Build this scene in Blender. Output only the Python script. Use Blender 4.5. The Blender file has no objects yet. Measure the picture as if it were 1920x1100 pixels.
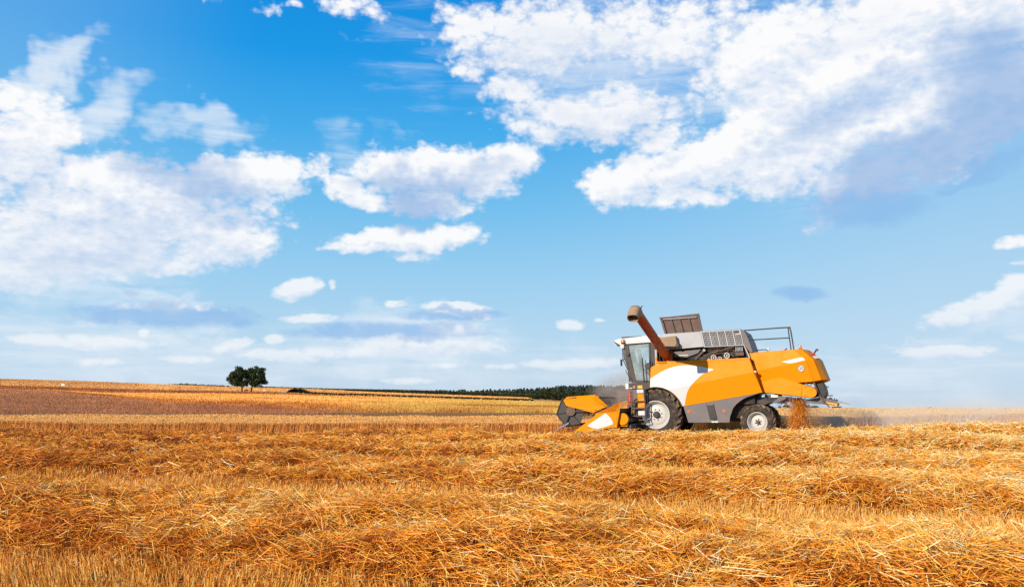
import bpy, bmesh, math, random
import numpy as np
from mathutils import Vector, Matrix
random.seed(7)
rng = np.random.default_rng(7)
scene = bpy.context.scene
COL = scene.collection

# ------------------------------------------------------------------ camera
F_PX = 1600.0                                   # focal length for a 1920 px wide frame
TILT = math.atan(192 / 1600.0)
CAM = Vector((0, 0, 1.6))
cd = bpy.data.cameras.new("camera")
cd.sensor_width = 36
cd.lens = 36 * F_PX / 1920
cd.clip_start = 0.1
cd.clip_end = 20000
co = bpy.data.objects.new("camera", cd)
COL.objects.link(co)
co.location = CAM
co.rotation_euler = (math.pi / 2 + TILT, 0, 0)
scene.camera = co

# ------------------------------------------------------------------ exposure, sun
vs = scene.view_settings
vs.view_transform = 'Standard'
vs.look = 'None'
vs.exposure = 0
vs.gamma = 1
SUN_EL = math.radians(20.5)
SUN_DIR = Vector((-0.669, -0.743, 0)).normalized() * math.cos(SUN_EL) + Vector((0, 0, math.sin(SUN_EL)))
sl = bpy.data.lights.new("sun", 'SUN')
sl.energy = 5.0
sl.angle = math.radians(0.5)
sl.color = (1.0, 0.87, 0.70)
so = bpy.data.objects.new("sun", sl)
COL.objects.link(so)
so.rotation_euler = SUN_DIR.to_track_quat('Z', 'Y').to_euler()
so.location = (-30, -20, 40)

scene.cycles.max_bounces = 6
scene.cycles.diffuse_bounces = 2
scene.cycles.transparent_max_bounces = 16
scene.cycles.volume_bounces = 1


def view_ray(px, py):
    """direction of a surveyed point of the photograph (1920 px wide)"""
    x = (px - 960) / F_PX
    z = -(py - 550) / F_PX
    return Vector((x, math.cos(TILT) - z * math.sin(TILT), math.sin(TILT) + z * math.cos(TILT)))


def azel(px, py):
    d = view_ray(px, py).normalized()
    return math.degrees(math.atan2(d.x, d.y)), math.degrees(math.asin(d.z))


# ------------------------------------------------------------------ world: sky and clouds
world = bpy.data.worlds.new("World")
scene.world = world
world.use_nodes = True
wt = world.node_tree
wt.nodes.clear()


class NT:
    """small helper round a node tree"""

    def __init__(self, t):
        self.t = t

    def n(self, typ, **kw):
        nd = self.t.nodes.new(typ)
        for k, v in kw.items():
            setattr(nd, k, v)
        return nd

    def put(self, sock, v):
        if isinstance(v, bpy.types.NodeSocket):
            self.t.links.new(v, sock)
        elif v is not None:
            sock.default_value = v

    def math(self, op, a, b=None, c=None, clamp=False):
        nd = self.n('ShaderNodeMath', operation=op)
        nd.use_clamp = clamp
        for i, v in enumerate((a, b, c)):
            self.put(nd.inputs[i], v)
        return nd.outputs[0]

    def vmath(self, op, a, b=None, out=0):
        nd = self.n('ShaderNodeVectorMath', operation=op)
        self.put(nd.inputs[0], a)
        self.put(nd.inputs[1], b)
        return nd.outputs[out]

    def noise(self, vec, scale, detail=2.0, rough=0.5, lac=2.0, dist=0.0, out=0):
        nd = self.n('ShaderNodeTexNoise')
        self.put(nd.inputs['Vector'], vec)
        for k, v in (('Scale', scale), ('Detail', detail), ('Roughness', rough), ('Lacunarity', lac), ('Distortion', dist)):
            nd.inputs[k].default_value = v
        return nd.outputs[out]

    def ramp(self, fac, stops, interp='LINEAR'):
        nd = self.n('ShaderNodeValToRGB')
        nd.color_ramp.interpolation = interp
        el = nd.color_ramp.elements
        while len(el) < len(stops):
            el.new(0.5)
        for e, (p, c) in zip(el, stops):
            e.position = p
            e.color = (*c, 1) if len(c) == 3 else c
        self.put(nd.inputs[0], fac)
        return nd.outputs[0]

    def mix(self, fac, a, b, blend='MIX'):
        nd = self.n('ShaderNodeMix', data_type='RGBA', blend_type=blend)
        nd.clamp_factor = True
        self.put(nd.inputs[0], fac)
        for i, v in ((6, a), (7, b)):
            if isinstance(v, tuple) and len(v) == 3:
                v = (*v, 1)
            self.put(nd.inputs[i], v)
        return nd.outputs[2]

    def sstep(self, v, lo, hi):
        nd = self.n('ShaderNodeMapRange', interpolation_type='SMOOTHSTEP')
        nd.clamp = True
        self.put(nd.inputs[0], v)
        nd.inputs[1].default_value = lo
        nd.inputs[2].default_value = hi
        return nd.outputs[0]

    def mapping(self, vec, loc=(0, 0, 0), rot=(0, 0, 0), scale=(1, 1, 1), typ='POINT'):
        nd = self.n('ShaderNodeMapping', vector_type=typ)
        self.put(nd.inputs[0], vec)
        nd.inputs[1].default_value = loc
        nd.inputs[2].default_value = rot
        nd.inputs[3].default_value = scale
        return nd.outputs[0]


def blob_field(nt, vec, blobs):
    """largest of strength * (1 - distance^2) over soft ellipses placed on the sky (degrees of azimuth and elevation)"""
    acc = None
    for (px, py, rx, ry, rot, wgt) in blobs:
        if py > 560:                            # low clouds: longer and flatter
            wgt, rx, ry = wgt * 1.3, rx * 1.18, ry * 1.1
        a, e = azel(px, py)
        a1, _ = azel(px + 1, py)
        _, e1 = azel(px, py - 1)
        sx, sy = rx * (a1 - a), ry * (e1 - e)
        v0 = vec
        if acc is not None:                     # one ellipse after the other keeps the shader's memory small
            nd = nt.n('ShaderNodeVectorMath', operation='MULTIPLY_ADD')
            nt.put(nd.inputs[0], acc)
            nd.inputs[1].default_value = (1e-9, 1e-9, 1e-9)
            nt.put(nd.inputs[2], vec)
            v0 = nd.outputs[0]
        if abs(rot) > 9 and rx > 40:
            q = nt.mapping(v0, (a, e, 0), (0, 0, math.radians(-rot)), (sx, sy, 1), 'TEXTURE')
        else:
            nd = nt.n('ShaderNodeVectorMath', operation='MULTIPLY_ADD')
            nt.put(nd.inputs[0], v0)
            nd.inputs[1].default_value = (1 / sx, 1 / sy, 0)
            nd.inputs[2].default_value = (-a / sx, -e / sy, 0)
            q = nd.outputs[0]
        r = nt.vmath('DOT_PRODUCT', q, q, out=1)
        v = nt.math('MULTIPLY_ADD', r, -wgt, wgt)
        acc = v if acc is None else nt.math('MAXIMUM', acc, v)
    return acc


# px, py, half width, half height, turn, strength  (surveyed on the photograph)
CUMULUS = [
    (1790, 265, 230, 70, -22, 1.0), (1640, 325, 170, 55, -20, .85),
    (250, 385, 330, 120, -6, 1.0), (40, 265, 130, 130, 0, 1.0), (470, 330, 150, 55, 8, 1.0), (430, 452, 115, 52, -12, 1.0),
    (110, 455, 210, 90, 0, 1.0), (10, 190, 55, 60, 0, .9), (310, 490, 130, 32, -8, .8), (30, 520, 90, 45, 0, .8),
    (590, 320, 50, 34, -20, .6),
    (820, 318, 205, 55, 2, 1.0), (668, 358, 70, 36, 20, .9), (955, 302, 70, 44, 0, .9), (810, 375, 110, 40, 0, .95),
    (770, 447, 150, 30, -4, .95), (695, 461, 100, 14, -4, .8), (840, 436, 75, 24, 0, .9), (780, 478, 60, 16, 0, .6),
    (557, 540, 54, 23, -10, .9), (628, 537, 8, 10, 0, .5), (238, 546, 26, 10, -20, .5),
    (1330, 300, 240, 75, -10, 1.1), (1180, 340, 115, 52, -8, 1.0), (1440, 240, 110, 62, -8, 1.0), (1290, 365, 120, 34, -6, .9),
    (1230, 250, 90, 40, -30, .7), (1480, 300, 130, 80, -20, 1.0), (1560, 250, 120, 90, -25, 1.0),
    (1620, 120, 330, 110, -14, 1.2), (1440, 95, 160, 84, -20, 1.0), (1770, 40, 270, 160, 0, 1.2), (1760, 190, 240, 90, -20, 1.1), (1880, 170, 160, 110, 0, 1.1),
    (655, 14, 70, 30, 10, .55), (495, 16, 40, 18, 15, .38), (560, 12, 24, 9, 0, .30), (400, 2, 20, 10, 0, .32),
    (1000, 75, 200, 85, -8, .85), (1120, 215, 220, 66, 5, .85), (890, 55, 80, 60, 0, .75), (1250, 60, 220, 80, -5, .75), (880, 135, 55, 26, 10, .6), (965, 170, 80, 46, 0, .65),
    (1000, 250, 90, 32, 10, .6),
    (1850, 572, 125, 26, -14, .9), (1905, 545, 50, 36, -20, .9), (1905, 452, 46, 18, -8, .8), (1775, 660, 85, 14, -6, .7), (1910, 492, 26, 8, 0, .5),
    (1540, 415, 42, 20, 0, .5),
    (852, 580, 62, 14, 4, .9), (905, 596, 18, 8, 0, .5), (800, 648, 140, 22, -6, .75), (850, 617, 60, 15, 0, .7), (690, 660, 50, 12, 0, .6), (740, 571, 22, 7, 0, .5),
    (575, 597, 55, 10, 4, .55), (515, 635, 18, 11, 0, .6), (272, 624, 11, 9, 0, .6), (668, 618, 8, 6, 0, .5), (520, 666, 90, 14, -4, .6), (440, 648, 40, 14, -14, .55), (600, 660, 50, 14, 0, .5),
    (160, 642, 130, 16, 2, .65), (350, 672, 60, 8, 0, .45), (1070, 610, 27, 11, -6, .6), (1120, 603, 12, 5, 0, .4), (1070, 681, 85, 13, 0, .65), (940, 686, 28, 7, -8, .5), (840, 683, 28, 6, 0, .4),
    (760, 714, 50, 8, 0, .45), (930, 650, 20, 9, 0, .4), (310, 574, 100, 14, -8, .4), (180, 680, 40, 10, 0, .3),
]
VEIL = [
    (300, 690, 500, 60, 0, .45), (1000, 690, 600, 50, 0, .35), (1700, 700, 400, 70, 0, .4),
    (760, 650, 260, 60, 0, .6), (330, 650, 330, 40, 0, .5), (1560, 120, 420, 170, -10, .8),  # thin high cloud: px, py, half width, half height, turn, strength
    (95, 130, 150, 48, -48, 1.0), (190, 205, 120, 60, -40, .9), (380, 240, 150, 45, -8, .8), (640, 290, 60, 60, 30, .5),
    (790, 110, 140, 120, 0, .28), (700, 88, 80, 9, 5, .3), (700, 235, 110, 18, 12, .2), (1150, 120, 350, 170, 0, .7), (1650, 300, 330, 120, -15, .35), (150, 500, 300, 110, 0, .7),
    (300, 590, 200, 40, 0, .5), (750, 610, 260, 50, 0, .4), (1850, 610, 200, 40, -10, .45), (200, 650, 350, 60, 0, .5), (1740, 620, 90, 10, -5, .4),
]
SHADE = [
    (1060, 130, 260, 130, 0, .22), (1250, 205, 120, 50, -10, .35), (150, 480, 260, 70, 0, .28), (1560, 225, 170, 50, -24, .5),  # thick undersides that turn blue-grey
    (340, 310, 190, 62, 10, .85), (420, 385, 160, 40, 6, .55), (200, 420, 260, 40, 0, .3), (790, 345, 170, 44, 3, .75), (790, 378, 95, 40, 0, 1.1), (900, 325, 90, 34, 0, .5),
    (1700, 320, 330, 92, -24, 1.15), (1880, 190, 190, 190, -24, 1.1), (1600, 375, 150, 50, -10, 1.2), (1620, 60, 120, 60, 0, .15), (1700, 420, 110, 34, 0, .6),
    (320, 590, 190, 26, -4, .9), (1498, 549, 60, 20, 0, 1.0), (740, 620, 170, 22, 0, .9), (860, 592, 90, 13, 0, .8), (1850, 315, 120, 22, -10, 1.0), (1800, 340, 60, 12, -20, .8), (400, 600, 80, 14, 0, .5),
    (1120, 250, 180, 40, 0, .3), (30, 350, 120, 80, 0, .25), (1640, 680, 100, 8, 0, .3),
]
AIR = [(0, (.56, .70, .85)), (.06, (.47, .69, .88)), (.13, (.33, .63, .89)), (.21, (.17, .53, .88)), (.29, (.055, .42, .86)), (.37, (.006, .32, .82)), (.45, (.001, .27, .76)), (.62, (.004, .14, .45)), (1, (.004, .08, .28))]
DARKCLOUD = [  # grey-blue cloud with no lit side
    (320, 590, 170, 24, -4, .8), (1498, 549, 56, 18, 0, .9), (730, 622, 170, 18, -2, .75), (1850, 318, 110, 20, -10, .8), (1790, 345, 50, 10, -20, .7), (1620, 385, 140, 44, -8, .9), (400, 597, 90, 16, 0, .6), (850, 592, 95, 11, 0, .7),
]


def field_group(name, blobs, amp, warp, fine_amp, puff=0.0):
    """inputs: (azimuth, elevation) in degrees, and the flat cloud-layer coordinates"""
    g = bpy.data.node_groups.new(name, 'ShaderNodeTree')
    g.interface.new_socket('Vector', in_out='INPUT', socket_type='NodeSocketVector')
    g.interface.new_socket('Layer', in_out='INPUT', socket_type='NodeSocketVector')
    g.interface.new_socket('Value', in_out='OUTPUT', socket_type='NodeSocketFloat')
    nt = NT(g)
    gi = nt.n('NodeGroupInput')
    go = nt.n('NodeGroupOutput')
    p, q = gi.outputs[0], gi.outputs[1]
    w1 = nt.noise(p, .22, 3, .6, out=1)
    sp_ = nt.n('ShaderNodeSeparateXYZ')
    nt.put(sp_.inputs[0], p)
    k = nt.math('MULTIPLY_ADD', nt.sstep(sp_.outputs[1], 3, 15), .78, .22)
    w1 = nt.vmath('MULTIPLY', nt.vmath('SUBTRACT', w1, (.5, .5, .5)), nt.vmath('MULTIPLY', (warp * 1.3, warp * .9, 0), k))
    b = nt.math('MULTIPLY', blob_field(nt, nt.vmath('ADD', p, w1), blobs), 1.35)
    n1 = nt.noise(nt.mapping(p, scale=(.8, 1.15, 1)), .42, 7, .56, 2.1, .1)
    n2 = nt.noise(nt.mapping(p, loc=(31, 7, 3), scale=(1.1, 1.9, 1)), 1.25, 5, .62)
    fine = nt.math('MULTIPLY', nt.math('MULTIPLY', nt.math('SUBTRACT', n2, .5), fine_amp), nt.math('MULTIPLY_ADD', nt.sstep(sp_.outputs[1], 13, 3), 1.0, 1.0))
    d = nt.math('ADD', nt.math('MULTIPLY_ADD', nt.math('SUBTRACT', n1, .5), amp, b), fine)
    if puff:
        vo = nt.n('ShaderNodeTexVoronoi', voronoi_dimensions='2D', feature='SMOOTH_F1')
        nt.put(vo.inputs['Vector'], nt.vmath('ADD', nt.mapping(p, scale=(.9, 1.3, 1)), nt.vmath('MULTIPLY', w1, (.2, .2, 0))))
        vo.inputs['Scale'].default_value = .95
        vo.inputs['Detail'].default_value = 2.0
        vo.inputs['Roughness'].default_value = .55
        vo.inputs['Smoothness'].default_value = .3
        d = nt.math('MULTIPLY_ADD', nt.math('SUBTRACT', .55, vo.outputs['Distance']), nt.math('MULTIPLY_ADD', nt.sstep(sp_.outputs[1], 3, 13), puff * .7, puff * .3), d)
    g.links.new(d, go.inputs[0])
    return g


W = NT(wt)
tc = W.n('ShaderNodeTexCoord')
sep = W.n('ShaderNodeSeparateXYZ')
wt.links.new(tc.outputs['Generated'], sep.inputs[0])
DEG = 180 / math.pi
az = W.math('MULTIPLY', W.math('ARCTAN2', sep.outputs[0], sep.outputs[1]), DEG)
el = W.math('MULTIPLY', W.math('ARCSINE', sep.outputs[2]), DEG)
cmb = W.n('ShaderNodeCombineXYZ')
wt.links.new(az, cmb.inputs[0])
wt.links.new(el, cmb.inputs[1])
P = cmb.outputs[0]
lz = W.math('ADD', sep.outputs[2], .13)
cq = W.n('ShaderNodeCombineXYZ')
wt.links.new(W.math('DIVIDE', sep.outputs[0], lz), cq.inputs[0])
wt.links.new(W.math('MULTIPLY', W.math('DIVIDE', sep.outputs[1], lz), .36), cq.inputs[1])
PQ = cq.outputs[0]

sky = W.n('ShaderNodeTexSky', sky_type='NISHITA')
sky.sun_disc = False
sky.sun_elevation = SUN_EL
sky.sun_rotation = math.atan2(SUN_DIR.x, SUN_DIR.y)
sky.air_density = 1.0
sky.dust_density = 0.6
sky.ozone_density = 2.0
nish = W.mix(1.0, sky.outputs[0], (.105, .105, .105), 'MULTIPLY')
# clear air: deep azure overhead, milky blue low down
air = W.ramp(W.math('DIVIDE', el, 60.0), AIR)
clear = W.mix(.94, nish, air)
# paler towards the right, a little towards the left
clear = W.mix(W.math('MULTIPLY', W.sstep(az, -2, 32), .34), clear, (.58, .72, .87))
clear = W.mix(W.math('MULTIPLY', W.sstep(W.math('MULTIPLY', az, -1.0), 16, 34), .22), clear, (.45, .68, .88))
clear = W.mix(W.sstep(el, -1.5, -3.5), clear, (.20, .13, .06))
bg_clear = W.n('ShaderNodeBackground')
wt.links.new(clear, bg_clear.inputs[0])

# ---- the clouds stand in the northern half of the sky, the rest is clear
warp5 = W.vmath('MULTIPLY', W.vmath('SUBTRACT', W.noise(P, .28, 3, .6, out=1), (.5, .5, .5)), (6, 6, 0))
PWARP = W.vmath('ADD', P, warp5)
veil_f = blob_field(W, PWARP, VEIL)
vn = W.noise(W.mapping(P, rot=(0, 0, math.radians(42)), scale=(.24, 2.0, 1)), .55, 7, .62, 2.1, .5)
veil_a = W.sstep(W.math('MULTIPLY_ADD', W.math('SUBTRACT', vn, .5), 1.3, veil_f), .05, 1.1)
colr = W.mix(W.math('MULTIPLY', veil_a, .85), clear, (.78, .86, .95))

gd = W.n('ShaderNodeGroup')
gd.node_tree = field_group('dark_cloud_field', DARKCLOUD, 1.3, 4, .8)
wt.links.new(P, gd.inputs[0])
wt.links.new(PQ, gd.inputs[1])
colr = W.mix(W.math('MULTIPLY', W.sstep(gd.outputs[0], -.25, 1.05), .72), colr, (.27, .50, .83))

g0 = W.n('ShaderNodeGroup')
g0.node_tree = field_group('cloud_field', CUMULUS, 1.9, 3.2, .85, .6)
wt.links.new(P, g0.inputs[0])
wt.links.new(PQ, g0.inputs[1])
D0 = g0.outputs[0]


# the same field looked up a little nearer the sun (up and to the left): tops stay bright, undersides turn grey
step = W.math('MULTIPLY_ADD', W.math('MAXIMUM', el, 0.0), .070, .20)
so_ = W.n('ShaderNodeCombineXYZ')
wt.links.new(W.math('MULTIPLY', step, -.55), so_.inputs[0])
wt.links.new(step, so_.inputs[1])
g1 = W.n('ShaderNodeGroup')
g1.node_tree = g0.node_tree
nd_ = W.n('ShaderNodeVectorMath', operation='MULTIPLY_ADD')   # waits for the first lookup
wt.links.new(D0, nd_.inputs[0])
nd_.inputs[1].default_value = (1e-9, 1e-9, 1e-9)
wt.links.new(W.vmath('ADD', P, so_.outputs[0]), nd_.inputs[2])
wt.links.new(nd_.outputs[0], g1.inputs[0])
wt.links.new(W.vmath('ADD', PQ, (-.012, .02, 0)), g1.inputs[1])
D1 = g1.outputs[0]
alpha = W.sstep(D0, -.12, .80)
relief = W.math('SUBTRACT', D0, D1)
lit = W.math('MULTIPLY_ADD', relief, .62, W.math('MULTIPLY_ADD', W.sstep(D0, .3, 1.5), -.20, .80), clamp=True)
shade_f = blob_field(W, PWARP, SHADE)
shade = W.sstep(W.math('MULTIPLY_ADD', W.math('SUBTRACT', vn, .5), .8, shade_f), -.12, 1.0)
body = W.mix(lit, (.50, .65, .88), (.99, .985, .99))
body = W.mix(W.math('MULTIPLY', shade, .78), body, (.27, .46, .77))
low = W.sstep(el, 12, 0.5)
body = W.mix(W.math('MULTIPLY', low, .35), body, (.74, .82, .90))
colr = W.mix(W.math('MULTIPLY', alpha, W.math('MULTIPLY_ADD', low, -.35, .97)), colr, body)
inside = W.math('MULTIPLY', W.math('MULTIPLY', W.sstep(W.math('ABSOLUTE', az), 44, 36), W.sstep(el, 36, 29)), W.math('GREATER_THAN', el, -2.0))
bg = W.n('ShaderNodeBackground')
wt.links.new(colr, bg.inputs[0])
ms = W.n('ShaderNodeMixShader')
wt.links.new(inside, ms.inputs[0])
wt.links.new(bg_clear.outputs[0], ms.inputs[1])
wt.links.new(bg.outputs[0], ms.inputs[2])
wo = W.n('ShaderNodeOutputWorld')
wt.links.new(ms.outputs[0], wo.inputs[0])
world.cycles.sampling_method = 'MANUAL'
world.cycles.sample_map_resolution = 256

# ------------------------------------------------------------------ materials
def mat(name, color, rough=.6, metal=0.0, build=None, spec=.5, coat=0.0):
    m = bpy.data.materials.new(name)
    m.use_nodes = True
    t = m.node_tree
    b = t.nodes['Principled BSDF']
    b.inputs['Base Color'].default_value = (*color, 1)
    b.inputs['Roughness'].default_value = rough
    b.inputs['Metallic'].default_value = metal
    b.inputs['Specular IOR Level'].default_value = spec
    b.inputs['Coat Weight'].default_value = coat
    if build:
        build(NT(t), b)
    return m


def grime(dirt=(.30, .19, .10), amount=.5, scale=3.0, bump=0.0):
    """dust and dirt with a shape of their own"""
    def f(nt, b):
        tcn = nt.n('ShaderNodeTexCoord')
        base = tuple(b.inputs['Base Color'].default_value)[:3]
        n = nt.noise(tcn.outputs['Object'], scale, 6, .65)
        m = nt.math('MULTIPLY', nt.sstep(n, .42, .78), amount)
        nt.put(b.inputs['Base Color'], nt.mix(m, base, dirt))
        nt.put(b.inputs['Roughness'], nt.math('MULTIPLY_ADD', m, .4, b.inputs['Roughness'].default_value))
        if bump:
            bp = nt.n('ShaderNodeBump')
            bp.inputs['Strength'].default_value = bump
            bp.inputs['Distance'].default_value = .02
            nt.put(bp.inputs['Height'], n)
            nt.put(b.inputs['Normal'], bp.outputs[0])
    return f


def straw_mat(name, stops, trans=.25, rough=.55):
    """every stalk carries its own value, random and in places painted light or shade, so stalks differ in colour from bleached to brown"""
    def f(nt, b):
        at = nt.n('ShaderNodeAttribute', attribute_name='stalk')
        c = nt.ramp(at.outputs['Fac'], stops)
        nt.put(b.inputs['Base Color'], c)
        tr = nt.n('ShaderNodeBsdfTranslucent')
        nt.put(tr.inputs[0], c)
        ms_ = nt.n('ShaderNodeMixShader')
        ms_.inputs[0].default_value = trans
        out = nt.t.nodes['Material Output']
        nt.t.links.new(b.outputs[0], ms_.inputs[1])
        nt.t.links.new(tr.outputs[0], ms_.inputs[2])
        nt.t.links.new(ms_.outputs[0], out.inputs[0])
    return mat(name, (.6, .3, .07), rough, build=f, spec=.35)


def field_mat(name, stops, stretch=(.02, .22, 1), detail_scale=1.0, bump=.6, fine=4.0, second=None):
    def f(nt, b):
        g = nt.n('ShaderNodeNewGeometry')
        p = nt.mapping(g.outputs['Position'], rot=(0, 0, math.radians(9)), scale=stretch)
        n = nt.noise(p, detail_scale, 8, .62, 2.2, .2)
        n2 = nt.noise(g.outputs['Position'], fine, 4, .65)
        v = nt.math('MULTIPLY_ADD', nt.math('SUBTRACT', n2, .5), .55, n)
        c = nt.ramp(v, stops)
        if second:
            x0, x1, st2 = second
            sx = nt.n('ShaderNodeSeparateXYZ')
            nt.put(sx.inputs[0], g.outputs['Position'])
            k = nt.math('DIVIDE', sx.outputs[0], nt.math('MAXIMUM', sx.outputs[1], 1.0))
            c = nt.mix(nt.sstep(nt.math('MULTIPLY_ADD', nt.math('SUBTRACT', n, .5), .12, k), x0, x1), c, nt.ramp(v, st2))
        nt.put(b.inputs['Base Color'], c)
        bp = nt.n('ShaderNodeBump')
        bp.inputs['Strength'].default_value = bump
        bp.inputs['Distance'].default_value = .3
        nt.put(bp.inputs['Height'], n2)
        nt.put(b.inputs['Normal'], bp.outputs[0])
    return mat(name, (.5, .3, .1), .9, build=f, spec=.1)


def tag(o, label=None, cat=None, group=None, kind=None):
    if label:
        o['label'] = label
    if cat:
        o['category'] = cat
    if group:
        o['group'] = group
    if kind:
        o['kind'] = kind
    return o


def link_mesh(name, me, m, parent=None):
    o = bpy.data.objects.new(name, me)
    COL.objects.link(o)
    if m is not None and not me.materials:
        me.materials.append(m)
    if parent is not None:
        o.parent = parent
    return o


def np_mesh(name, verts, quads, smooth=False):
    """fast mesh of quads from numpy arrays"""
    me = bpy.data.meshes.new(name)
    nv, nq = len(verts), len(quads)
    me.vertices.add(nv)
    me.vertices.foreach_set('co', np.ascontiguousarray(verts, dtype=np.float32).ravel())
    me.loops.add(nq * 4)
    me.loops.foreach_set('vertex_index', np.ascontiguousarray(quads, dtype=np.int32).ravel())
    me.polygons.add(nq)
    me.polygons.foreach_set('loop_start', np.arange(0, nq * 4, 4, dtype=np.int32))
    me.polygons.foreach_set('use_smooth', np.full(nq, smooth))
    me.update(calc_edges=True)
    return me


# ------------------------------------------------------------------ where the machine stands, and the rows it leaves
TH, PITCH = math.radians(22), math.radians(1.4)
_U = np.array([math.cos(TH), -math.sin(TH), 0.0])
_V = np.array([math.sin(TH), math.cos(TH), 0.0])
_Z = np.array([0, 0, 1.0])
MU = _U * math.cos(PITCH) + _Z * math.sin(PITCH)       # towards the machine's rear
MW = _Z * math.cos(PITCH) - _U * math.sin(PITCH)
MV = _V                                                # towards its far side
MO = np.array([5.686, 31.983, 0.029])
ROW = 5.85


def sstep(x, a, b):
    t = np.clip((np.asarray(x, float) - a) / (b - a), 0, 1)
    return t * t * (3 - 2 * t)


def vnoise(x, y, seed=0):
    """smooth value noise, 0..1"""
    x, y = np.asarray(x, float), np.asarray(y, float)
    xi, yi = np.floor(x).astype(np.int64), np.floor(y).astype(np.int64)
    fx, fy = x - xi, y - yi
    fx, fy = fx * fx * (3 - 2 * fx), fy * fy * (3 - 2 * fy)

    def h(a, b):
        n = (a * 374761393 + b * 668265263 + seed * 974711) & 0x7fffffff
        n = ((n ^ (n >> 13)) * 1274126177) & 0x7fffffff
        return ((n ^ (n >> 16)) & 0xffff) / 65535.0
    return (h(xi, yi) * (1 - fx) + h(xi + 1, yi) * fx) * (1 - fy) + (h(xi, yi + 1) * (1 - fx) + h(xi + 1, yi + 1) * fx) * fy


def row_v(x, y):
    g = 1 - .85 * sstep(y, 14, 34) * sstep(-np.asarray(x, float), -6, 6)
    return (x - MO[0]) * _V[0] * g + (y - MO[1]) * _V[1]


def soil_z(x, y):
    x, y = np.asarray(x, float), np.asarray(y, float)
    u = (x - MO[0]) * _U[0] + (y - MO[1]) * _U[1]
    up = np.clip(u, -6, 11) * math.tan(PITCH) * sstep(y, 19, 27) * (1 - sstep(y, 48, 75))
    return .029 * sstep(y, 19, 27) * (1 - sstep(y, 48, 75)) + up + .10 * (vnoise(x * .16, y * .16, 3) - .5) * (1 - sstep(y, 50, 80))


def crop_edge(x):
    return np.interp(x, [-70, -23, -8, .6, 2.2, 4.2, 7, 60], [42.5, 40.2, 38.8, 37.6, 36.9, 36.6, 36.9, 38.0])


def swath_h(x, y):
    """height of the straw left lying in rows"""
    v = row_v(x, y)
    v = v + .3 * (vnoise(x * .13, y * .05, 11) - .5) + .3 * (vnoise(x * .8, y * .8, 12) - .5)
    v = v + .35 * sstep(-v, 20.5, 23.0)
    k = np.round(v / ROW)
    dv = v - k * ROW
    u = (np.asarray(x) - MO[0]) * _U[0] + (np.asarray(y) - MO[1]) * _U[1]
    prof = np.exp(-(np.abs(dv) / np.where(k == -4, 1.90, 1.48)) ** 4)
    amp = .27 + .24 * vnoise(x * .35, y * .5 + k * 7, 5) + .18 * (vnoise(x * .7, y * 1.6, 6) - .5) + .14 * (vnoise(x * 2.6, y * 3.6, 8) - .5)
    amp = np.where(k == -1, .34 + .62 * (amp - .27), amp)
    ok = (k < 0) | ((k == 0) & ((u > 4.4) | (x < -1.0)))
    ok &= y < crop_edge(x) - .3
    return np.maximum(prof * amp, 0) * ok


# ------------------------------------------------------------------ the land: one sheet, its fields meeting along surveyed borders
soil_m = field_mat('stubble_soil', [(.25, (.14, .045, .008)), (.5, (.34, .13, .022)), (.75, (.56, .26, .05))], (1.2, 1.2, 1), 1.0, .8, 22)
crop_soil_m = field_mat('field_soil', [(.3, (.22, .10, .028)), (.7, (.42, .22, .06))], (.3, .3, 1), 1, .5, 6)
brown_m = field_mat('brown_wheat', [(.30, (.27, .090, .040)), (.5, (.42, .16, .065)), (.72, (.54, .23, .08))], (.012, .16, 1), 1.0, .5, 3.0)
gold_m = field_mat('gold_stubble', [(.33, (.44, .13, .018)), (.47, (.86, .38, .05)), (.68, (.96, .60, .14))], (.012, .13, 1), 1.0, .5, 2.0,
                   second=(-.15, .0, [(.3, (.52, .28, .040)), (.5, (.78, .50, .085)), (.72, (.90, .64, .15))]))
red_m = field_mat('russet_band', [(.3, (.26, .065, .016)), (.55, (.52, .15, .030)), (.75, (.74, .28, .05))], (.015, .1, 1), 1.0, .5, 2.0)
pale_m = field_mat('pale_wheat', [(.3, (.56, .25, .075)), (.55, (.74, .37, .11)), (.75, (.86, .48, .15))], (.01, .08, 1), 1.0, .3, 1.0)
far_m = field_mat('far_fields', [(.3, (.70, .48, .16)), (.7, (.86, .62, .24))], (.005, .03, 1), 1.0, .2, .5)

PXS = [-3200, -1200, -400, 0, 83, 150, 200, 300, 400, 508, 560, 623, 680, 800, 900, 990, 1045, 1110, 1175, 1300, 1440, 1560, 1700, 1920, 2400, 4800]
#        0     1     2    3   4    5    6    7    8    9    10   11   12   13   14   15   16    17    18    19    20    21    22    23    24    25
R_CROPEND = dict(d=[53] * 17 + [58, 62, 68, 76, 77, 72, 66, 62, 60], z=None)
R_BACK = dict(d=[96] * 17 + [98, 100, 105, 110, 110, 110, 110, 110, 110], y=[776] * 17 + [779, 782, 787, 790, 790, 790, 790, 790, 790])
R_A = dict(d=[250, 250, 250, 250, 240, 215, 190, 152, 140, 124, 116, 106, 104, 104, 104, 104, 104, 108, 120, 180, 200, 200, 200, 200, 200, 200],
           y=[728, 728, 728, 729, 731.5, 738, 743, 754, 759, 763, 767, 772, 773, 773.5, 774, 774, 774, 776, 779, 782, 785, 785, 785, 785, 785, 785])
R_BL = dict(d=[300] * 17 + [300, 300, 320, 350, 350, 350, 350, 350, 350],
            y=[727, 727, 727, 728, 731, 735, 737, 737.5, 738, 740, 741.5, 743, 743.5, 747, 750, 752.5, 754, 757, 760, 765, 780, 782, 782, 782, 782, 782])
R_BH = dict(d=[330] * 17 + [330, 330, 380, 500, 500, 500, 500, 500, 500],
            y=[722, 722, 722, 723, 725, 727, 729, 731, 733, 735.5, 738, 740.5, 741, 745, 748.5, 751.3, 752.7, 755, 758, 763, 772, 776, 776, 776, 776, 776])
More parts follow.
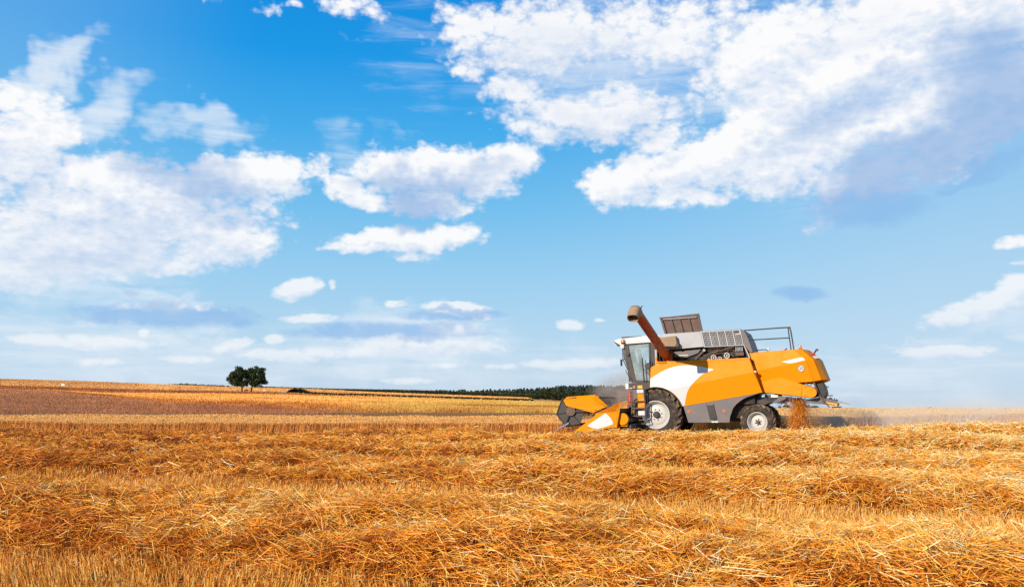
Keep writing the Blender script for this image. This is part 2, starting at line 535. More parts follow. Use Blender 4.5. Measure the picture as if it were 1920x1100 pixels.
R_C = dict(d=[520] * 17 + [520, 520, 560, 800, 900, 900, 900, 900, 900],
           y=[708, 708, 709, 710, 712, 714, 716, 720, 724, 727, 728.5, 730.5, 734, 738.5, 742, 745, 750, 754, 757, 761, 763.5, 763.7, 766, 767.3, 768, 768])
R_FAR = dict(d=[760] * 17 + [800, 800, 900, 1300, 1500, 1500, 1500, 1500, 1500],
             y=[724, 724, 724, 724, 724, 725, 727, 730, 733, 736, 738, 740, 744, 748, 752, 755, 758, 762, 765, 767, 768, 770, 771, 772, 772, 772])
RINGS = [R_CROPEND, R_BACK, R_A, R_BL, R_BH, R_C, R_FAR]


def smooth_interp(px, ys):
    # gentle interpolation: average of a few linear samples
    return sum(np.interp(px + o, PXS, ys) for o in (-14, -7, 0, 7, 14)) / 5


def ring_point(px, i):
    """point of ring i on the sight line px, as (x, y, z)"""
    R = RINGS[i]
    px = np.asarray(px, float)
    d = smooth_interp(px, R['d'])
    if R.get('z', 1) is None:
        x = (px - 960) / F_PX * d / math.cos(TILT)
        return x, d, soil_z(x, d)
    py = smooth_interp(px, R['y'])
    zc = -(py - 550) / F_PX
    ry = math.cos(TILT) - zc * math.sin(TILT)
    rz = math.sin(TILT) + zc * math.cos(TILT)
    return (px - 960) / F_PX / ry * d, d, CAM.z + rz / ry * d


cols = np.concatenate([np.linspace(-3200, -300, 24)[:-1], np.linspace(-300, 2220, 420), np.linspace(2220, 4800, 22)[1:]])
near_d = np.concatenate([np.array([.6, 1.5, 2.5]), np.geomspace(3.5, 45, 110)])
rows_xyz, row_mat = [], []
for d in near_d:
    x = (cols - 960) / F_PX * d / math.cos(TILT)
    y = np.full_like(cols, d)
    rows_xyz.append((x, y, soil_z(x, y) + .62 * swath_h(x, y)))
    row_mat.append(0)
prev = rows_xyz[-1]
for i in range(len(RINGS)):
    cur = ring_point(cols, i)
    cur = tuple(np.broadcast_to(np.asarray(c, float), cols.shape) for c in cur)
    nsub = [2, 3, 6, 5, 3, 5, 2][i]
    for s in range(1, nsub + 1):
        t = s / nsub
        rows_xyz.append(tuple(a * (1 - t) + b * t for a, b in zip(prev, cur)))
        row_mat.append([1, 1, 2, 3, 4, 5, 6][i])
    prev = cur
for d, z in ((2500, -45), (9000, -190)):
    x = (cols - 960) / F_PX * d / math.cos(TILT)
    rows_xyz.append((x, np.full_like(cols, d), np.full_like(cols, float(z))))
    row_mat.append(6)
nr, nc = len(rows_xyz), len(cols)
V_ = np.stack([np.stack([r[0], r[1], r[2]], -1) for r in rows_xyz]).reshape(-1, 3)
ii, jj = np.meshgrid(np.arange(nr - 1), np.arange(nc - 1), indexing='ij')
Q_ = np.stack([ii * nc + jj, ii * nc + jj + 1, (ii + 1) * nc + jj + 1, (ii + 1) * nc + jj], -1).reshape(-1, 4)
# ground behind the photographer
me = np_mesh("ground", V_, Q_, True)
for m_ in (soil_m, crop_soil_m, brown_m, gold_m, red_m, pale_m, far_m):
    me.materials.append(m_)
me.polygons.foreach_set('material_index', np.repeat(np.array(row_mat[1:], dtype=np.int32), nc - 1))
ground = link_mesh("ground", me, None)
tag(ground, kind='structure')
x0 = (cols[[0, -1]] - 960) / F_PX * .6 / math.cos(TILT)
me = np_mesh("ground", np.array([(-400, .6, .0), (400, .6, .0), (400, -500, 0), (-400, -500, 0)]), np.array([(0, 3, 2, 1)]))
back = link_mesh("ground", me, soil_m)
tag(back, kind='structure')


# ------------------------------------------------------------------ stalks: thin bent strips built in bulk
def stalks(name, base, direc, length, width, sag=0.0, seg=2, facing=None, value=None):
    n = len(base)
    direc = direc / np.linalg.norm(direc, axis=1, keepdims=True)
    if facing is None:
        facing = rng.normal(size=(n, 3)) + np.array([0, -.5, .5])
    side = np.cross(direc, facing)
    side /= np.linalg.norm(side, axis=1, keepdims=True) + 1e-9
    length = np.broadcast_to(length, n)[:, None]
    width = np.broadcast_to(width, n)[:, None]
    sag = np.broadcast_to(sag, n)[:, None]
    rows = []
    for s in range(seg + 1):
        t = s / seg
        c = base + direc * length * t
        c = c + np.array([0, 0, -1.0]) * sag * length * t * t
        w = width * (.5 if s < seg else .32)
        rows += [c - side * w, c + side * w]
    V = np.stack(rows, 1).reshape(-1, 3)
    k = (seg + 1) * 2
    q = np.array([[2 * s, 2 * s + 1, 2 * s + 3, 2 * s + 2] for s in range(seg)])
    Q = (np.arange(n)[:, None, None] * k + q[None]).reshape(-1, 4)
    val = rng.random(n) if value is None else value
    return V, Q, np.repeat(val, k)


def join_stalks(name, parts, m, kind='stuff'):
    vs_, qs_, as_ = [], [], []
    off = 0
    for V, Q, A in parts:
        vs_.append(V)
        qs_.append(Q + off)
        as_.append(A)
        off += len(V)
    me = np_mesh(name, np.concatenate(vs_), np.concatenate(qs_))
    at = me.attributes.new('stalk', 'FLOAT', 'POINT')
    at.data.foreach_set('value', np.concatenate(as_).astype(np.float32))
    o = link_mesh(name, me, m)
    tag(o, kind=kind)
    return o


def spread(n, y0, y1, margin=2.0):
    """points spread evenly over the strip of ground between two distances that the picture can see"""
    y = np.sqrt(rng.random(n) * (y1 ** 2 - y0 ** 2) + y0 ** 2)
    x = (rng.random(n) * 2 - 1) * (.612 * y + margin)
    return x, y


STRAW = [(0, (.17, .028, .002)), (.18, (.48, .095, .004)), (.40, (.91, .285, .012)), (.64, (.97, .475, .048)), (.86, (.98, .71, .22)), (1, (.98, .90, .58))]  # dark red end paints shade, white-peach end paints sunlit highlights
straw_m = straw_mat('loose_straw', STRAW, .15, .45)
stub_m = straw_mat('stubble_stalks', [(0, (.34, .075, .005)), (.3, (.82, .29, .022)), (.62, (.97, .55, .105)), (1, (.98, .80, .38))])
crop_m = straw_mat('standing_wheat', [(0, (.56, .20, .035)), (.45, (.86, .39, .09)), (.8, (.95, .58, .20)), (1, (.97, .76, .40))], .3)

parts = []
for (y0, y1, n, wd, ln, seg) in ((4.8, 9, 200000, .0050, (.08, .31), 2), (9, 13, 175000, .0062, (.09, .32), 2), (13, 18, 165000, .0080, (.10, .36), 1),
                                 (18, 26, 180000, .0110, (.10, .36), 1), (26, 40, 220000, .015, (.12, .38), 1)):
    x, y = spread(n, y0, y1)
    h = swath_h(x, y)
    keep = (rng.random(n) < .03 + 4.2 * h) & (y < crop_edge(x) + .3)
    x, y, h = x[keep], y[keep], h[keep]
    n = len(x)
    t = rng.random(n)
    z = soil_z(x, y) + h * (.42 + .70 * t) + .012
    # straws lie roughly in bunches: neighbours share a direction
    ang = (vnoise(x * 1.1, y * .8, 21) * 2 + vnoise(x * .35, y * .4, 22) * 2) * math.pi + rng.normal(size=n) * .75
    tilt = rng.normal(size=n) * .38 + .10
    d = np.stack([np.cos(ang) * np.cos(tilt), np.sin(ang) * np.cos(tilt), np.sin(tilt)], -1)
    L = ln[0] + (ln[1] - ln[0]) * rng.random(n) ** 1.6
    b = np.stack([x, y, z], -1) - d * (L * .5)[:, None]
    clump = vnoise(x * 2.2, y * 2.2, 31)
    val = np.clip(.02 + .62 * t + .30 * (clump - .5) + .015 * np.clip(x, -13, 12) + rng.normal(size=n) * .19, 0, 1)  # heap tops lit, depths and left side shaded: painted into the straw colour
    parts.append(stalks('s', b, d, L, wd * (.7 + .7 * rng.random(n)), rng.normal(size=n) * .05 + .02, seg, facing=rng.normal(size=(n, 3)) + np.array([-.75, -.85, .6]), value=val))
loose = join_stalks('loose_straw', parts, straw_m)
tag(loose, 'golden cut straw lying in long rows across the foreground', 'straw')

parts = []
for (y0, y1, n, wd, seg) in ((4.8, 10, 105000, .0055, 2), (10, 16, 135000, .0075, 1), (16, 24, 130000, .0115, 1), (24, 40, 150000, .016, 1)):
    x, y = spread(n, y0, y1)
    # drill rows 13 cm apart
    v = row_v(x, y)
    sh = (np.round(v / .13) * .13 - v) * .8
    x, y = x + sh * _V[0], y + sh * _V[1]
    h = swath_h(x, y)
    keep = (h < .2) & (y < crop_edge(x))
    x, y, h = x[keep], y[keep], h[keep]
    n = len(x)
    lean = vnoise(x * .5, y * .5, 41) * 6.28 + rng.normal(size=n) * .8
    a = np.abs(rng.normal(size=n)) * .34 + .08
    d = np.stack([np.cos(lean) * a, np.sin(lean) * a, np.ones(n)], -1)
    L = (.07 + .09 * rng.random(n)) * (.8 + .5 * vnoise(x * .7, y * .7, 42))
    b = np.stack([x, y, soil_z(x, y) + .3 * h - .01], -1)
    val = np.clip(.46 + .016 * np.clip(x, -12, 12) + rng.normal(size=n) * .26, 0, 1)  # darker to the left, like the loose straw
    f = rng.normal(size=(n, 3)) * .8 + np.array([-.6, -.9, .1])
    parts.append(stalks('s', b, d, L, wd * (.7 + .6 * rng.random(n)), 0.0, seg, facing=f, value=val))
stub = join_stalks('stubble', parts, stub_m)
tag(stub, 'upright mown stubble showing between the straw rows', 'stubble')

# standing wheat, uncut, on both sides of and behind the machine
parts = []


def wheat(n, fx, fy, wd, hmin, ear):
    x, y = fx, fy
    n = len(x)
    hh = hmin + .09 * rng.random(n) + .10 * (vnoise(x * .5, y * .5, 51) - .5)
    lean = rng.random(n) * 6.28
    a = np.abs(rng.normal(size=n)) * .24
    d = np.stack([np.cos(lean) * a + .06, np.sin(lean) * a, np.ones(n)], -1)
    b = np.stack([x, y, soil_z(x, y)], -1)
    val = np.clip(.42 + .20 * sstep(x, 6, 12) + rng.normal(size=n) * .2, 0, 1)
    f = rng.normal(size=(n, 3)) * .8 + np.array([-.6, -.9, .1])
    parts.append(stalks('s', b, d, hh, wd, 0.0, 1, facing=f, value=val))
    top = b + d / np.linalg.norm(d, axis=1, keepdims=True) * hh[:, None] * .93
    de = np.stack([np.cos(lean) * .6, np.sin(lean) * .6, .75 + .3 * rng.random(n)], -1)
    val = np.clip(.60 + .22 * sstep(x, 6, 12) + rng.normal(size=n) * .18, 0, 1)
    parts.append(stalks('s', top, de, ear, wd * 2.0, .25, 1, facing=f, value=val))


def crop_pts(n, x0, x1, d0, d1, frame=.76, power=1.0):
    x = x0 + (x1 - x0) * rng.random(n)
    y = crop_edge(x) + d0 + (d1 - d0) * rng.random(n) ** power + .25 * (vnoise(x * 1.5, x * 0, 61) - .5) * (1 if d0 == 0 else 0)
    k = np.abs(x) < frame * y
    k &= y < smooth_interp(960 + x / y * F_PX, R_CROPEND['d']) - .2
    # the reel and the machine keep their place clear
    uu = (x - MO[0]) * _U[0] + (y - MO[1]) * _U[1]
    vv = (x - MO[0]) * _V[0] + (y - MO[1]) * _V[1]
    k &= ~((uu > -3.0) & (uu < 6.5) & (np.abs(vv) < 3.05))
    return x[k], y[k]


x, y = crop_pts(84000, -34, 32, 0, 1.6)
wheat(0, x, y, .013, .47, .09)
x, y = crop_pts(84000, -38, 36, 1.6, 6)
wheat(0, x, y, .016, .47, .10)
x, y = crop_pts(72000, -43, 41, 6, 16)
wheat(0, x, y, .022, .47, .12)
x, y = crop_pts(36000, 5, 44, 16, 42)
wheat(0, x, y, .03, .47, .14)
crop = join_stalks('standing_wheat', parts, crop_m)
tag(crop, 'ripe uncut wheat standing in a strip behind the harvester', 'wheat')


# stubble and ears on the far slopes: upright blades that catch the low sun
brown_s = straw_mat('brown_ears', [(0, (.15, .045, .020)), (.5, (.37, .135, .050)), (1, (.60, .26, .09))], .1)
gold_s = straw_mat('gold_blades', [(0, (.22, .048, .008)), (.35, (.58, .19, .024)), (.65, (.80, .36, .060)), (1, (.92, .58, .17))], .1)
green_s = straw_mat('green_gold_blades', [(0, (.26, .075, .012)), (.4, (.50, .26, .045)), (.75, (.64, .41, .085)), (1, (.82, .58, .17))], .1)
pale_s = straw_mat('pale_ears', [(0, (.34, .12, .03)), (.5, (.68, .32, .085)), (1, (.88, .52, .16))], .1)
russet_s = straw_mat('russet_blades', [(0, (.12, .028, .008)), (.5, (.40, .11, .020)), (1, (.78, .32, .05))], .1)


def slope(name, ring, px0, px1, n, h, wd, m, label, cat, tone, fsplit=None, frange=(0, 1), keep=None, spread_=.12):
    px = px0 + (px1 - px0) * rng.random(n)
    f = frange[0] + (frange[1] - frange[0]) * rng.random(n)
    A = np.stack([np.broadcast_to(np.asarray(v, float), px.shape) for v in ring_point(px, ring)], -1)
    B = np.stack([np.broadcast_to(np.asarray(v, float), px.shape) for v in ring_point(px, ring + 1)], -1)
    P0 = A * (1 - f)[:, None] + B * f[:, None]
    k = (np.abs(B[:, 1] - A[:, 1]) + 40 * np.abs(B[:, 2] - A[:, 2]) > 4)
    if keep is not None:
        k &= keep(px, f, P0)
    px, f, P0 = px[k], f[k], P0[k]
    n = len(px)
    dist = P0[:, 1]
    sz = dist / 250.0
    d = np.stack([rng.normal(size=n) * .25, rng.normal(size=n) * .25, np.ones(n)], -1)
    val = np.clip(tone(px, f, P0) + rng.normal(size=n) * spread_, 0, 1)
    fc = rng.normal(size=(n, 3)) * .6 + np.array([-.6, -.75, .1])
    o = join_stalks(name, [stalks('s', P0 - np.array([0, 0, .05]), d, h * (.6 + .8 * rng.random(n)), wd * sz * (.6 + .8 * rng.random(n)), 0, 1, facing=fc, value=val)], m)
    tag(o, label, cat)
    return o


def lines(px, f, P0, period, seed):
    """drill lines and patches along the slope"""
    q = P0[:, 1] + .12 * P0[:, 0]
    return .22 * (vnoise(q / period, px * .004, seed) - .5) + .30 * (vnoise(px * .02, q / (period * 3), seed + 1) - .5)


slope('brown_wheat', 1, -260, 640, 40000, .22, .16, brown_s, 'dull brown wheat on the lower slope at the left', 'wheat', lambda px, f, P: .44 + .30 * f * (px < 330) + .7 * lines(px, f, P, 9, 81), spread_=.07)
slope('gold_stubble', 2, 70, 1050, 60000, .32, .26, gold_s, 'bright golden stubble field in front of the two trees', 'stubble',
      lambda px, f, P: .58 - .40 * np.exp(-(f / .20) ** 2) + .12 * (f > .30) - .22 * np.exp(-((f - .42) / .05) ** 2) * sstep(px, 250, 420) + lines(px, f, P, 7, 83), keep=lambda px, f, P: rng.random(len(px)) < 1 - sstep(px + 240 * (vnoise(f * 7, px * .004, 85) - .5) - 200 * f, 560, 830))
slope('green_gold_field', 2, 500, 1060, 46000, .30, .26, green_s, 'yellow green field left of the harvester header', 'field',
      lambda px, f, P: .60 + lines(px, f, P, 6, 87) - .35 * np.exp(-((f - .26) / .10) ** 2) * sstep(px, 780, 900) - .40 * np.exp(-(f / .14) ** 2) * (1 - .6 * sstep(px, 800, 1000)), keep=lambda px, f, P: rng.random(len(px)) < sstep(px + 240 * (vnoise(f * 7, px * .004, 85) - .5) - 200 * f, 520, 800))
slope('russet_stubble', 3, -260, 600, 16000, .34, .24, russet_s, 'dark russet strip of stubble in front of the two trees', 'stubble', lambda px, f, P: .42 + lines(px, f, P, 12, 89))
slope('pale_wheat', 4, -260, 1000, 34000, .34, .24, pale_s, 'pale wheat on the upper slope behind the two trees', 'wheat', lambda px, f, P: .52 + lines(px, f, P, 25, 91) - .25 * (px < 260) * f)

# ------------------------------------------------------------------ mesh building for solid things
class MB:
    """collects shapes, then links them as one mesh object"""

    def __init__(self):
        self.v, self.f = [], []

    def add(self, vs_, fs_):
        o = len(self.v)
        self.v += [tuple(p) for p in vs_]
        self.f += [tuple(i + o for i in f) for f in fs_]
        return self

    def box(self, a, b):
        x0, y0, z0 = a
        x1, y1, z1 = b
        return self.add([(x0, y0, z0), (x1, y0, z0), (x1, y1, z0), (x0, y1, z0), (x0, y0, z1), (x1, y0, z1), (x1, y1, z1), (x0, y1, z1)],
                        [(0, 3, 2, 1), (4, 5, 6, 7), (0, 1, 5, 4), (1, 2, 6, 5), (2, 3, 7, 6), (3, 0, 4, 7)])

    def prism(self, poly, v0, v1, vf=None):
        """outline in (u, w) given depth from v0 to v1; vf shifts the depth point by point"""
        n = len(poly)
        vf = vf or (lambda u, w: 0.0)
        pts = [(u, v0 + vf(u, w), w) for u, w in poly] + [(u, v1 + vf(u, w), w) for u, w in poly]
        from mathutils.geometry import tessellate_polygon
        tri = tessellate_polygon([[Vector((u, w, 0)) for u, w in poly]])
        fs = []
        for t in tri:
            (ax, ay), (bx, by), (cx, cy) = (poly[i] for i in t)
            ccw = (bx - ax) * (cy - ay) - (by - ay) * (cx - ax) > 0
            t = tuple(t) if ccw else tuple(reversed(t))
            fs.append(t)                                     # v0 side looks to -v
            fs.append(tuple(i + n for i in reversed(t)))
        area = sum(poly[i][0] * poly[(i + 1) % n][1] - poly[(i + 1) % n][0] * poly[i][1] for i in range(n))
        for i in range(n):
            j = (i + 1) % n
            fs.append((j, i, i + n, j + n) if area > 0 else (i, j, j + n, i + n))
        return self.add(pts, fs)

    def tube(self, pts, r, n=10, cap=True, r1=None):
        pts = [Vector(p) for p in pts]
        m = len(pts)
        rings = []
        up = None
        for i, p in enumerate(pts):
            d = (pts[min(i + 1, m - 1)] - pts[max(i - 1, 0)]).normalized()
            if up is None:
                up = Vector((0, 0, 1)) if abs(d.z) < .9 else Vector((0, 1, 0))
            a = d.cross(up).normalized()
            b = a.cross(d).normalized()
            up = b
            rr = r if r1 is None else r + (r1 - r) * i / (m - 1)
            rings.append([p + (a * math.cos(2 * math.pi * k / n) + b * math.sin(2 * math.pi * k / n)) * rr for k in range(n)])
        vs_ = [q for ring in rings for q in ring]
        fs = []
        for i in range(m - 1):
            for k in range(n):
                k2 = (k + 1) % n
                fs.append((i * n + k, (i + 1) * n + k, (i + 1) * n + k2, i * n + k2))
        if cap:
            fs.append(tuple(range(n)))
            fs.append(tuple((m - 1) * n + k for k in reversed(range(n))))
        return self.add(vs_, fs)

    def lathe(self, prof, c, n=48, axis='v'):
        """profile of (radius, along) turned about an axis through c"""
        vs_ = []
        for r, s in prof:
            for k in range(n):
                a = 2 * math.pi * k / n
                if axis == 'v':
                    vs_.append((c[0] + r * math.cos(a), c[1] + s, c[2] + r * math.sin(a)))
                else:
                    vs_.append((c[0] + r * math.cos(a), c[1] + r * math.sin(a), c[2] + s))
        fs = []
        for i in range(len(prof) - 1):
            for k in range(n):
                k2 = (k + 1) % n
                f = (i * n + k, i * n + k2, (i + 1) * n + k2, (i + 1) * n + k)
                fs.append(f if axis == 'v' else f)
        return self.add(vs_, fs)

    def islands(self):
        par = list(range(len(self.v)))

        def find(i):
            while par[i] != i:
                par[i] = par[par[i]]
                i = par[i]
            return i
        for f in self.f:
            r = find(f[0])
            for i in f[1:]:
                par[find(i)] = r
        grp = {}
        for f in self.f:
            grp.setdefault(find(f[0]), []).append(f)
        for fs_ in grp.values():
            idx = sorted({i for f in fs_ for i in f})
            mp = {i: k for k, i in enumerate(idx)}
            o = MB()
            o.v = [self.v[i] for i in idx]
            o.f = [tuple(mp[i] for i in f) for f in fs_]
            yield o

    def each(self, name, m, parent=None, **kw):
        """every separate piece becomes an object of its own"""
        return [o.build(name, m, parent, **kw) for o in self.islands()]

    def build(self, name, m, parent=None, smooth=30, bevel=0.0, loc=None):
        me = bpy.data.meshes.new(name)
        me.from_pydata(self.v, [], self.f)
        bm = bmesh.new()
        bm.from_mesh(me)
        bmesh.ops.remove_doubles(bm, verts=bm.verts, dist=1e-5)
        bmesh.ops.recalc_face_normals(bm, faces=bm.faces)
        bm.to_mesh(me)
        bm.free()
        if smooth:
            me.polygons.foreach_set('use_smooth', np.full(len(me.polygons), True))
            me.set_sharp_from_angle(angle=math.radians(smooth))
        o = link_mesh(name, me, m, parent)
        if loc:
            o.location = loc
        if bevel:
            b = o.modifiers.new('bevel', 'BEVEL')
            b.width = bevel
            b.segments = 2
            b.limit_method = 'ANGLE'
            b.angle_limit = math.radians(40)
            b.harden_normals = False
        return o


def empty(name, parent=None, loc=(0, 0, 0)):
    o = bpy.data.objects.new(name, None)
    COL.objects.link(o)
    o.empty_display_size = .3
    o.location = loc
    if parent is not None:
        o.parent = parent
    return o


def clip(poly, p, n):
    """keep the part of an outline where (x - p) . n >= 0"""
    out = []
    for i in range(len(poly)):
        a, b = poly[i], poly[(i + 1) % len(poly)]
        da = (a[0] - p[0]) * n[0] + (a[1] - p[1]) * n[1]
        db = (b[0] - p[0]) * n[0] + (b[1] - p[1]) * n[1]
        if da >= 0:
            out.append(a)
        if (da > 0 > db) or (da < 0 < db):
            t = da / (da - db)
            out.append((a[0] + (b[0] - a[0]) * t, a[1] + (b[1] - a[1]) * t))
    return out


def arc(c, r, a0, a1, n=14):
    return [(c[0] + r * math.cos(math.radians(a0 + (a1 - a0) * i / n)), c[1] + r * math.sin(math.radians(a0 + (a1 - a0) * i / n))) for i in range(n + 1)]


def bez(pts, n=8):
    """Catmull-Rom through points"""
    out = []
    m = len(pts)
    for i in range(m - 1):
        p0, p1, p2, p3 = pts[max(i - 1, 0)], pts[i], pts[i + 1], pts[min(i + 2, m - 1)]
        for s in range(n):
            t = s / n
            out.append(tuple(.5 * (2 * b + (c - a) * t + (2 * a - 5 * b + 4 * c - d) * t * t + (3 * b - a - 3 * c + d) * t ** 3) for a, b, c, d in zip(p0, p1, p2, p3)))
    out.append(tuple(pts[-1]))
    return out


# ------------------------------------------------------------------ paints
DUST = (.42, .26, .13)
yellow = mat('yellow_paint', (.80, .265, .001), .45, build=grime((.62, .205, .010), .35, 2.6), spec=.10)
white_p = mat('white_paint', (.64, .645, .65), .4, build=grime((.55, .47, .38), .25, 2.0))
lightgrey = mat('light_grey_paint', (.40, .41, .44), .5, build=grime(DUST, .35, 2.5))
grey = mat('grey_paint', (.135, .125, .135), .55, build=grime(DUST, .38, 2.5))
darkm = mat('dark_metal', (.035, .028, .028), .55, build=grime((.20, .12, .075), .55, 3.0))
black = mat('black_plastic', (.016, .014, .015), .5, build=grime((.14, .09, .06), .4, 4.0))
inner = mat('engine_bay', (.028, .022, .020), .8, build=grime((.16, .10, .06), .6, 4.0))
rubber = mat('tyre_rubber', (.030, .023, .021), .85, build=grime((.30, .19, .10), .55, 5.0, .4))
lugm = mat('tyre_lugs', (.085, .060, .042), .85, build=grime((.58, .40, .22), .9, 5.0, .4))
rim_m = mat('rim_paint', (.56, .55, .53), .45, build=grime((.45, .36, .27), .35, 4.0))
rust = mat('auger_paint', (.50, .085, .006), .5, build=grime((.42, .13, .03), .45, 2.5), spec=.2)
tan_m = mat('dusty_spout', (.32, .215, .13), .8, build=grime((.52, .38, .24), .6, 3.0))
brownm = mat('dusty_brown', (.125, .080, .065), .8, build=grime((.30, .19, .12), .6, 3.0))
dustm = mat('straw_dust', (.36, .19, .075), .95, build=grime((.50, .30, .12), .7, 6.0, .8))
glass_dark = None
orange_l = mat('orange_lens', (.95, .16, .01), .25, build=None, coat=.5)
red_l = mat('red_lens', (.55, .03, .01), .25, coat=.5)
redp = mat('red_paint', (.42, .055, .03), .5, build=grime(DUST, .5, 5))
sticker_w = mat('sticker_white', (.68, .68, .68), .5)
sticker_y = mat('sticker_yellow', (.92, .46, .02), .5)
sticker_o = mat('sticker_orange', (.88, .26, .01), .5)
ink = mat('sign_ink', (.05, .015, .012), .6)
steel = mat('worn_steel', (.30, .30, .33), .4, .6, build=grime(DUST, .4, 5))
blue_steel = mat('divider_steel', (.22, .28, .40), .35, .5)
clear_l = mat('clear_lens', (.75, .72, .68), .2, coat=.6)


def glass_build(nt, b):
    out = nt.t.nodes['Material Output']
    tr = nt.n('ShaderNodeBsdfTransparent')
    tr.inputs[0].default_value = (.86, .95, .97, 1)
    gl = nt.n('ShaderNodeBsdfGlossy')
    gl.inputs['Roughness'].default_value = .04
    df = nt.n('ShaderNodeBsdfDiffuse')
    df.inputs[0].default_value = (.66, .76, .79, 1)  # patchy dust film, its pale blue standing in for sky light in the panes
    tcn = nt.n('ShaderNodeTexCoord')
    nz = nt.noise(tcn.outputs['Object'], 2.2, 5, .6)
    dusty = nt.n('ShaderNodeMixShader')
    nt.put(dusty.inputs[0], nt.math('MULTIPLY_ADD', nt.sstep(nz, .3, .8), .22, .16))
    nt.t.links.new(tr.outputs[0], dusty.inputs[1])
    nt.t.links.new(df.outputs[0], dusty.inputs[2])
    fr = nt.n('ShaderNodeFresnel')
    fr.inputs[0].default_value = 1.5
    m2 = nt.n('ShaderNodeMixShader')
    nt.t.links.new(fr.outputs[0], m2.inputs[0])
    nt.t.links.new(dusty.outputs[0], m2.inputs[1])
    nt.t.links.new(gl.outputs[0], m2.inputs[2])
    nt.t.links.new(m2.outputs[0], out.inputs[0])


glass = mat('cab_glass', (.5, .6, .65), .1, build=glass_build)

# ------------------------------------------------------------------ combine harvester   (u: to the rear, v: away from the camera, w: up)
har = empty('combine_harvester')
M = Matrix(((MU[0], MV[0], MW[0], MO[0]), (MU[1], MV[1], MW[1], MO[1]), (MU[2], MV[2], MW[2], MO[2]), (0, 0, 0, 1)))
har.matrix_world = M
tag(har, 'yellow and white combine harvester cutting along the edge of the wheat', 'combine harvester')

FC = (0.0, .91)                                         # front axle
fender = arc(FC, .985, 16, 100, 16)                     # from low right over to the left
PANEL = [(-.15, 2.56), (-.10, 2.62), (.0, 2.655), (.03, 2.755), (.07, 2.785), (3.295, 2.80), (3.66, 1.60), (1.0, 1.195)] + fender + [(-.17, 1.90)]
CP, CN = (-.15, 1.69), (-.1665, .986)                   # fold line of the side panel: point, upward normal
VP = -1.50


def panel_v(u, w):
    """depth of the folded side panel: it leans back above the fold and under it"""
    s = (u - CP[0]) * CN[0] + (w - CP[1]) * CN[1]
    return .19 * s if s > 0 else -.12 * s


def folded(mb, poly, off, thick):
    for sg in (1, -1):
        pc = clip(poly, CP, (CN[0] * sg, CN[1] * sg))
        if len(pc) > 2:
            mb.prism(pc, VP + off, VP + off + thick, panel_v)
    return mb


def mirrored(o, name=None):
    """the same panel on the far side"""
    c = o.copy()
    COL.objects.link(c)
    c.parent = o.parent
    c.scale = (1, -1, 1)
    return c


side = folded(MB(), PANEL, 0, .05).build('side_panel', yellow, har, smooth=12)
WHITE = bez([(-.155, 2.19), (.15, 2.37), (.45, 2.51), (.71, 2.585), (1.09, 2.625), (1.48, 2.585), (1.78, 2.53), (2.10, 2.435)], 5) + \
    bez([(2.10, 2.435), (1.86, 2.35), (1.64, 2.24), (1.36, 1.98), (1.17, 1.72), (1.07, 1.42), (1.03, 1.215)], 5)[1:] + [(1.0, 1.205)] + \
    arc(FC, .995, 17, 100, 16) + [(-.16, 1.91)]
folded(MB(), WHITE, -.004, .003).build('white_decal', white_p, side, smooth=12)
mb = MB()
folded(mb, [(.03, 2.712), (3.31, 2.722), (3.307, 2.732), (.03, 2.722)], -.003, .002)
mb.build('seam', darkm, side, smooth=0)
mb = MB()
for u in (.13, 1.62):
    mb.lathe([(0, -.012), (.016, -.010), (.018, 0)], (u, VP + panel_v(u, 2.64), 2.64 + (.0 if u > 1 else .03)), 10)
mb.each('bolt', steel, side)
side2 = mirrored(side)
for ch in list(side.children):
    c = ch.copy()
    COL.objects.link(c)
    c.parent = side2
# panel return edge at the seam with the rear hood
MB().prism([(3.285, 2.80), (3.315, 2.80), (3.68, 1.60), (3.65, 1.60)], -1.44, -.95).build('panel_edge', yellow, har, smooth=0)
MB().lathe([(0, -.07), (.045, -.06), (.05, .0), (.03, .02)], (3.50, -1.36, 2.30), 14).build('latch', steel, har)

# body core behind the panels
MB().box((-.05, -1.18, 1.22), (3.4, 1.18, 2.74)).box((1.0, -1.05, .75), (3.5, 1.05, 1.25)).build('body_core', inner, har, smooth=0)
# fender lining over the front wheel
mb = MB()
for s in (-1, 1):
    pr = arc(FC, .985, 16, 118, 18)
    pin = arc(FC, .955, 118, 16, 18)
    mb.prism(pr + pin, s * 1.46 if s < 0 else .80, -.80 if s < 0 else 1.46)
mb.each('fender', black, har, smooth=40)

# grey skirt under the panel
SK = [(.98, 1.185), (1.13, .62), (2.54, .60), (2.57, .80)] + [(2.69, 1.09), (2.80, 1.215), (2.93, 1.32), (3.06, 1.40), (3.19, 1.46), (3.60, 1.585)]
skirt = MB().prism(SK, -1.43, -1.39).build('side_skirt', grey, har, smooth=0, bevel=.006)
mb = MB()
for u in (1.165, 2.375):
    MB().lathe([(0, -.014), (.042, -.012), (.047, 0)], (u, -1.43, 1.0), 18).build('reflector', orange_l, skirt)
MB().prism([(1.78, 1.265), (2.03, 1.255), (2.13, .715), (1.885, .72)], -1.47, -1.432).box((1.99, -1.485, .70), (2.05, -1.47, .78)).build('step_cover', black, skirt, smooth=0, bevel=.008)
MB().box((1.81, -1.476, 1.225), (2.02, -1.4705, 1.24)).build('cover_handle', steel, skirt, smooth=0)
MB().box((1.93, -1.436, .612), (2.16, -1.4305, .655)).build('label', sticker_w, skirt, smooth=0)
mirrored(skirt)
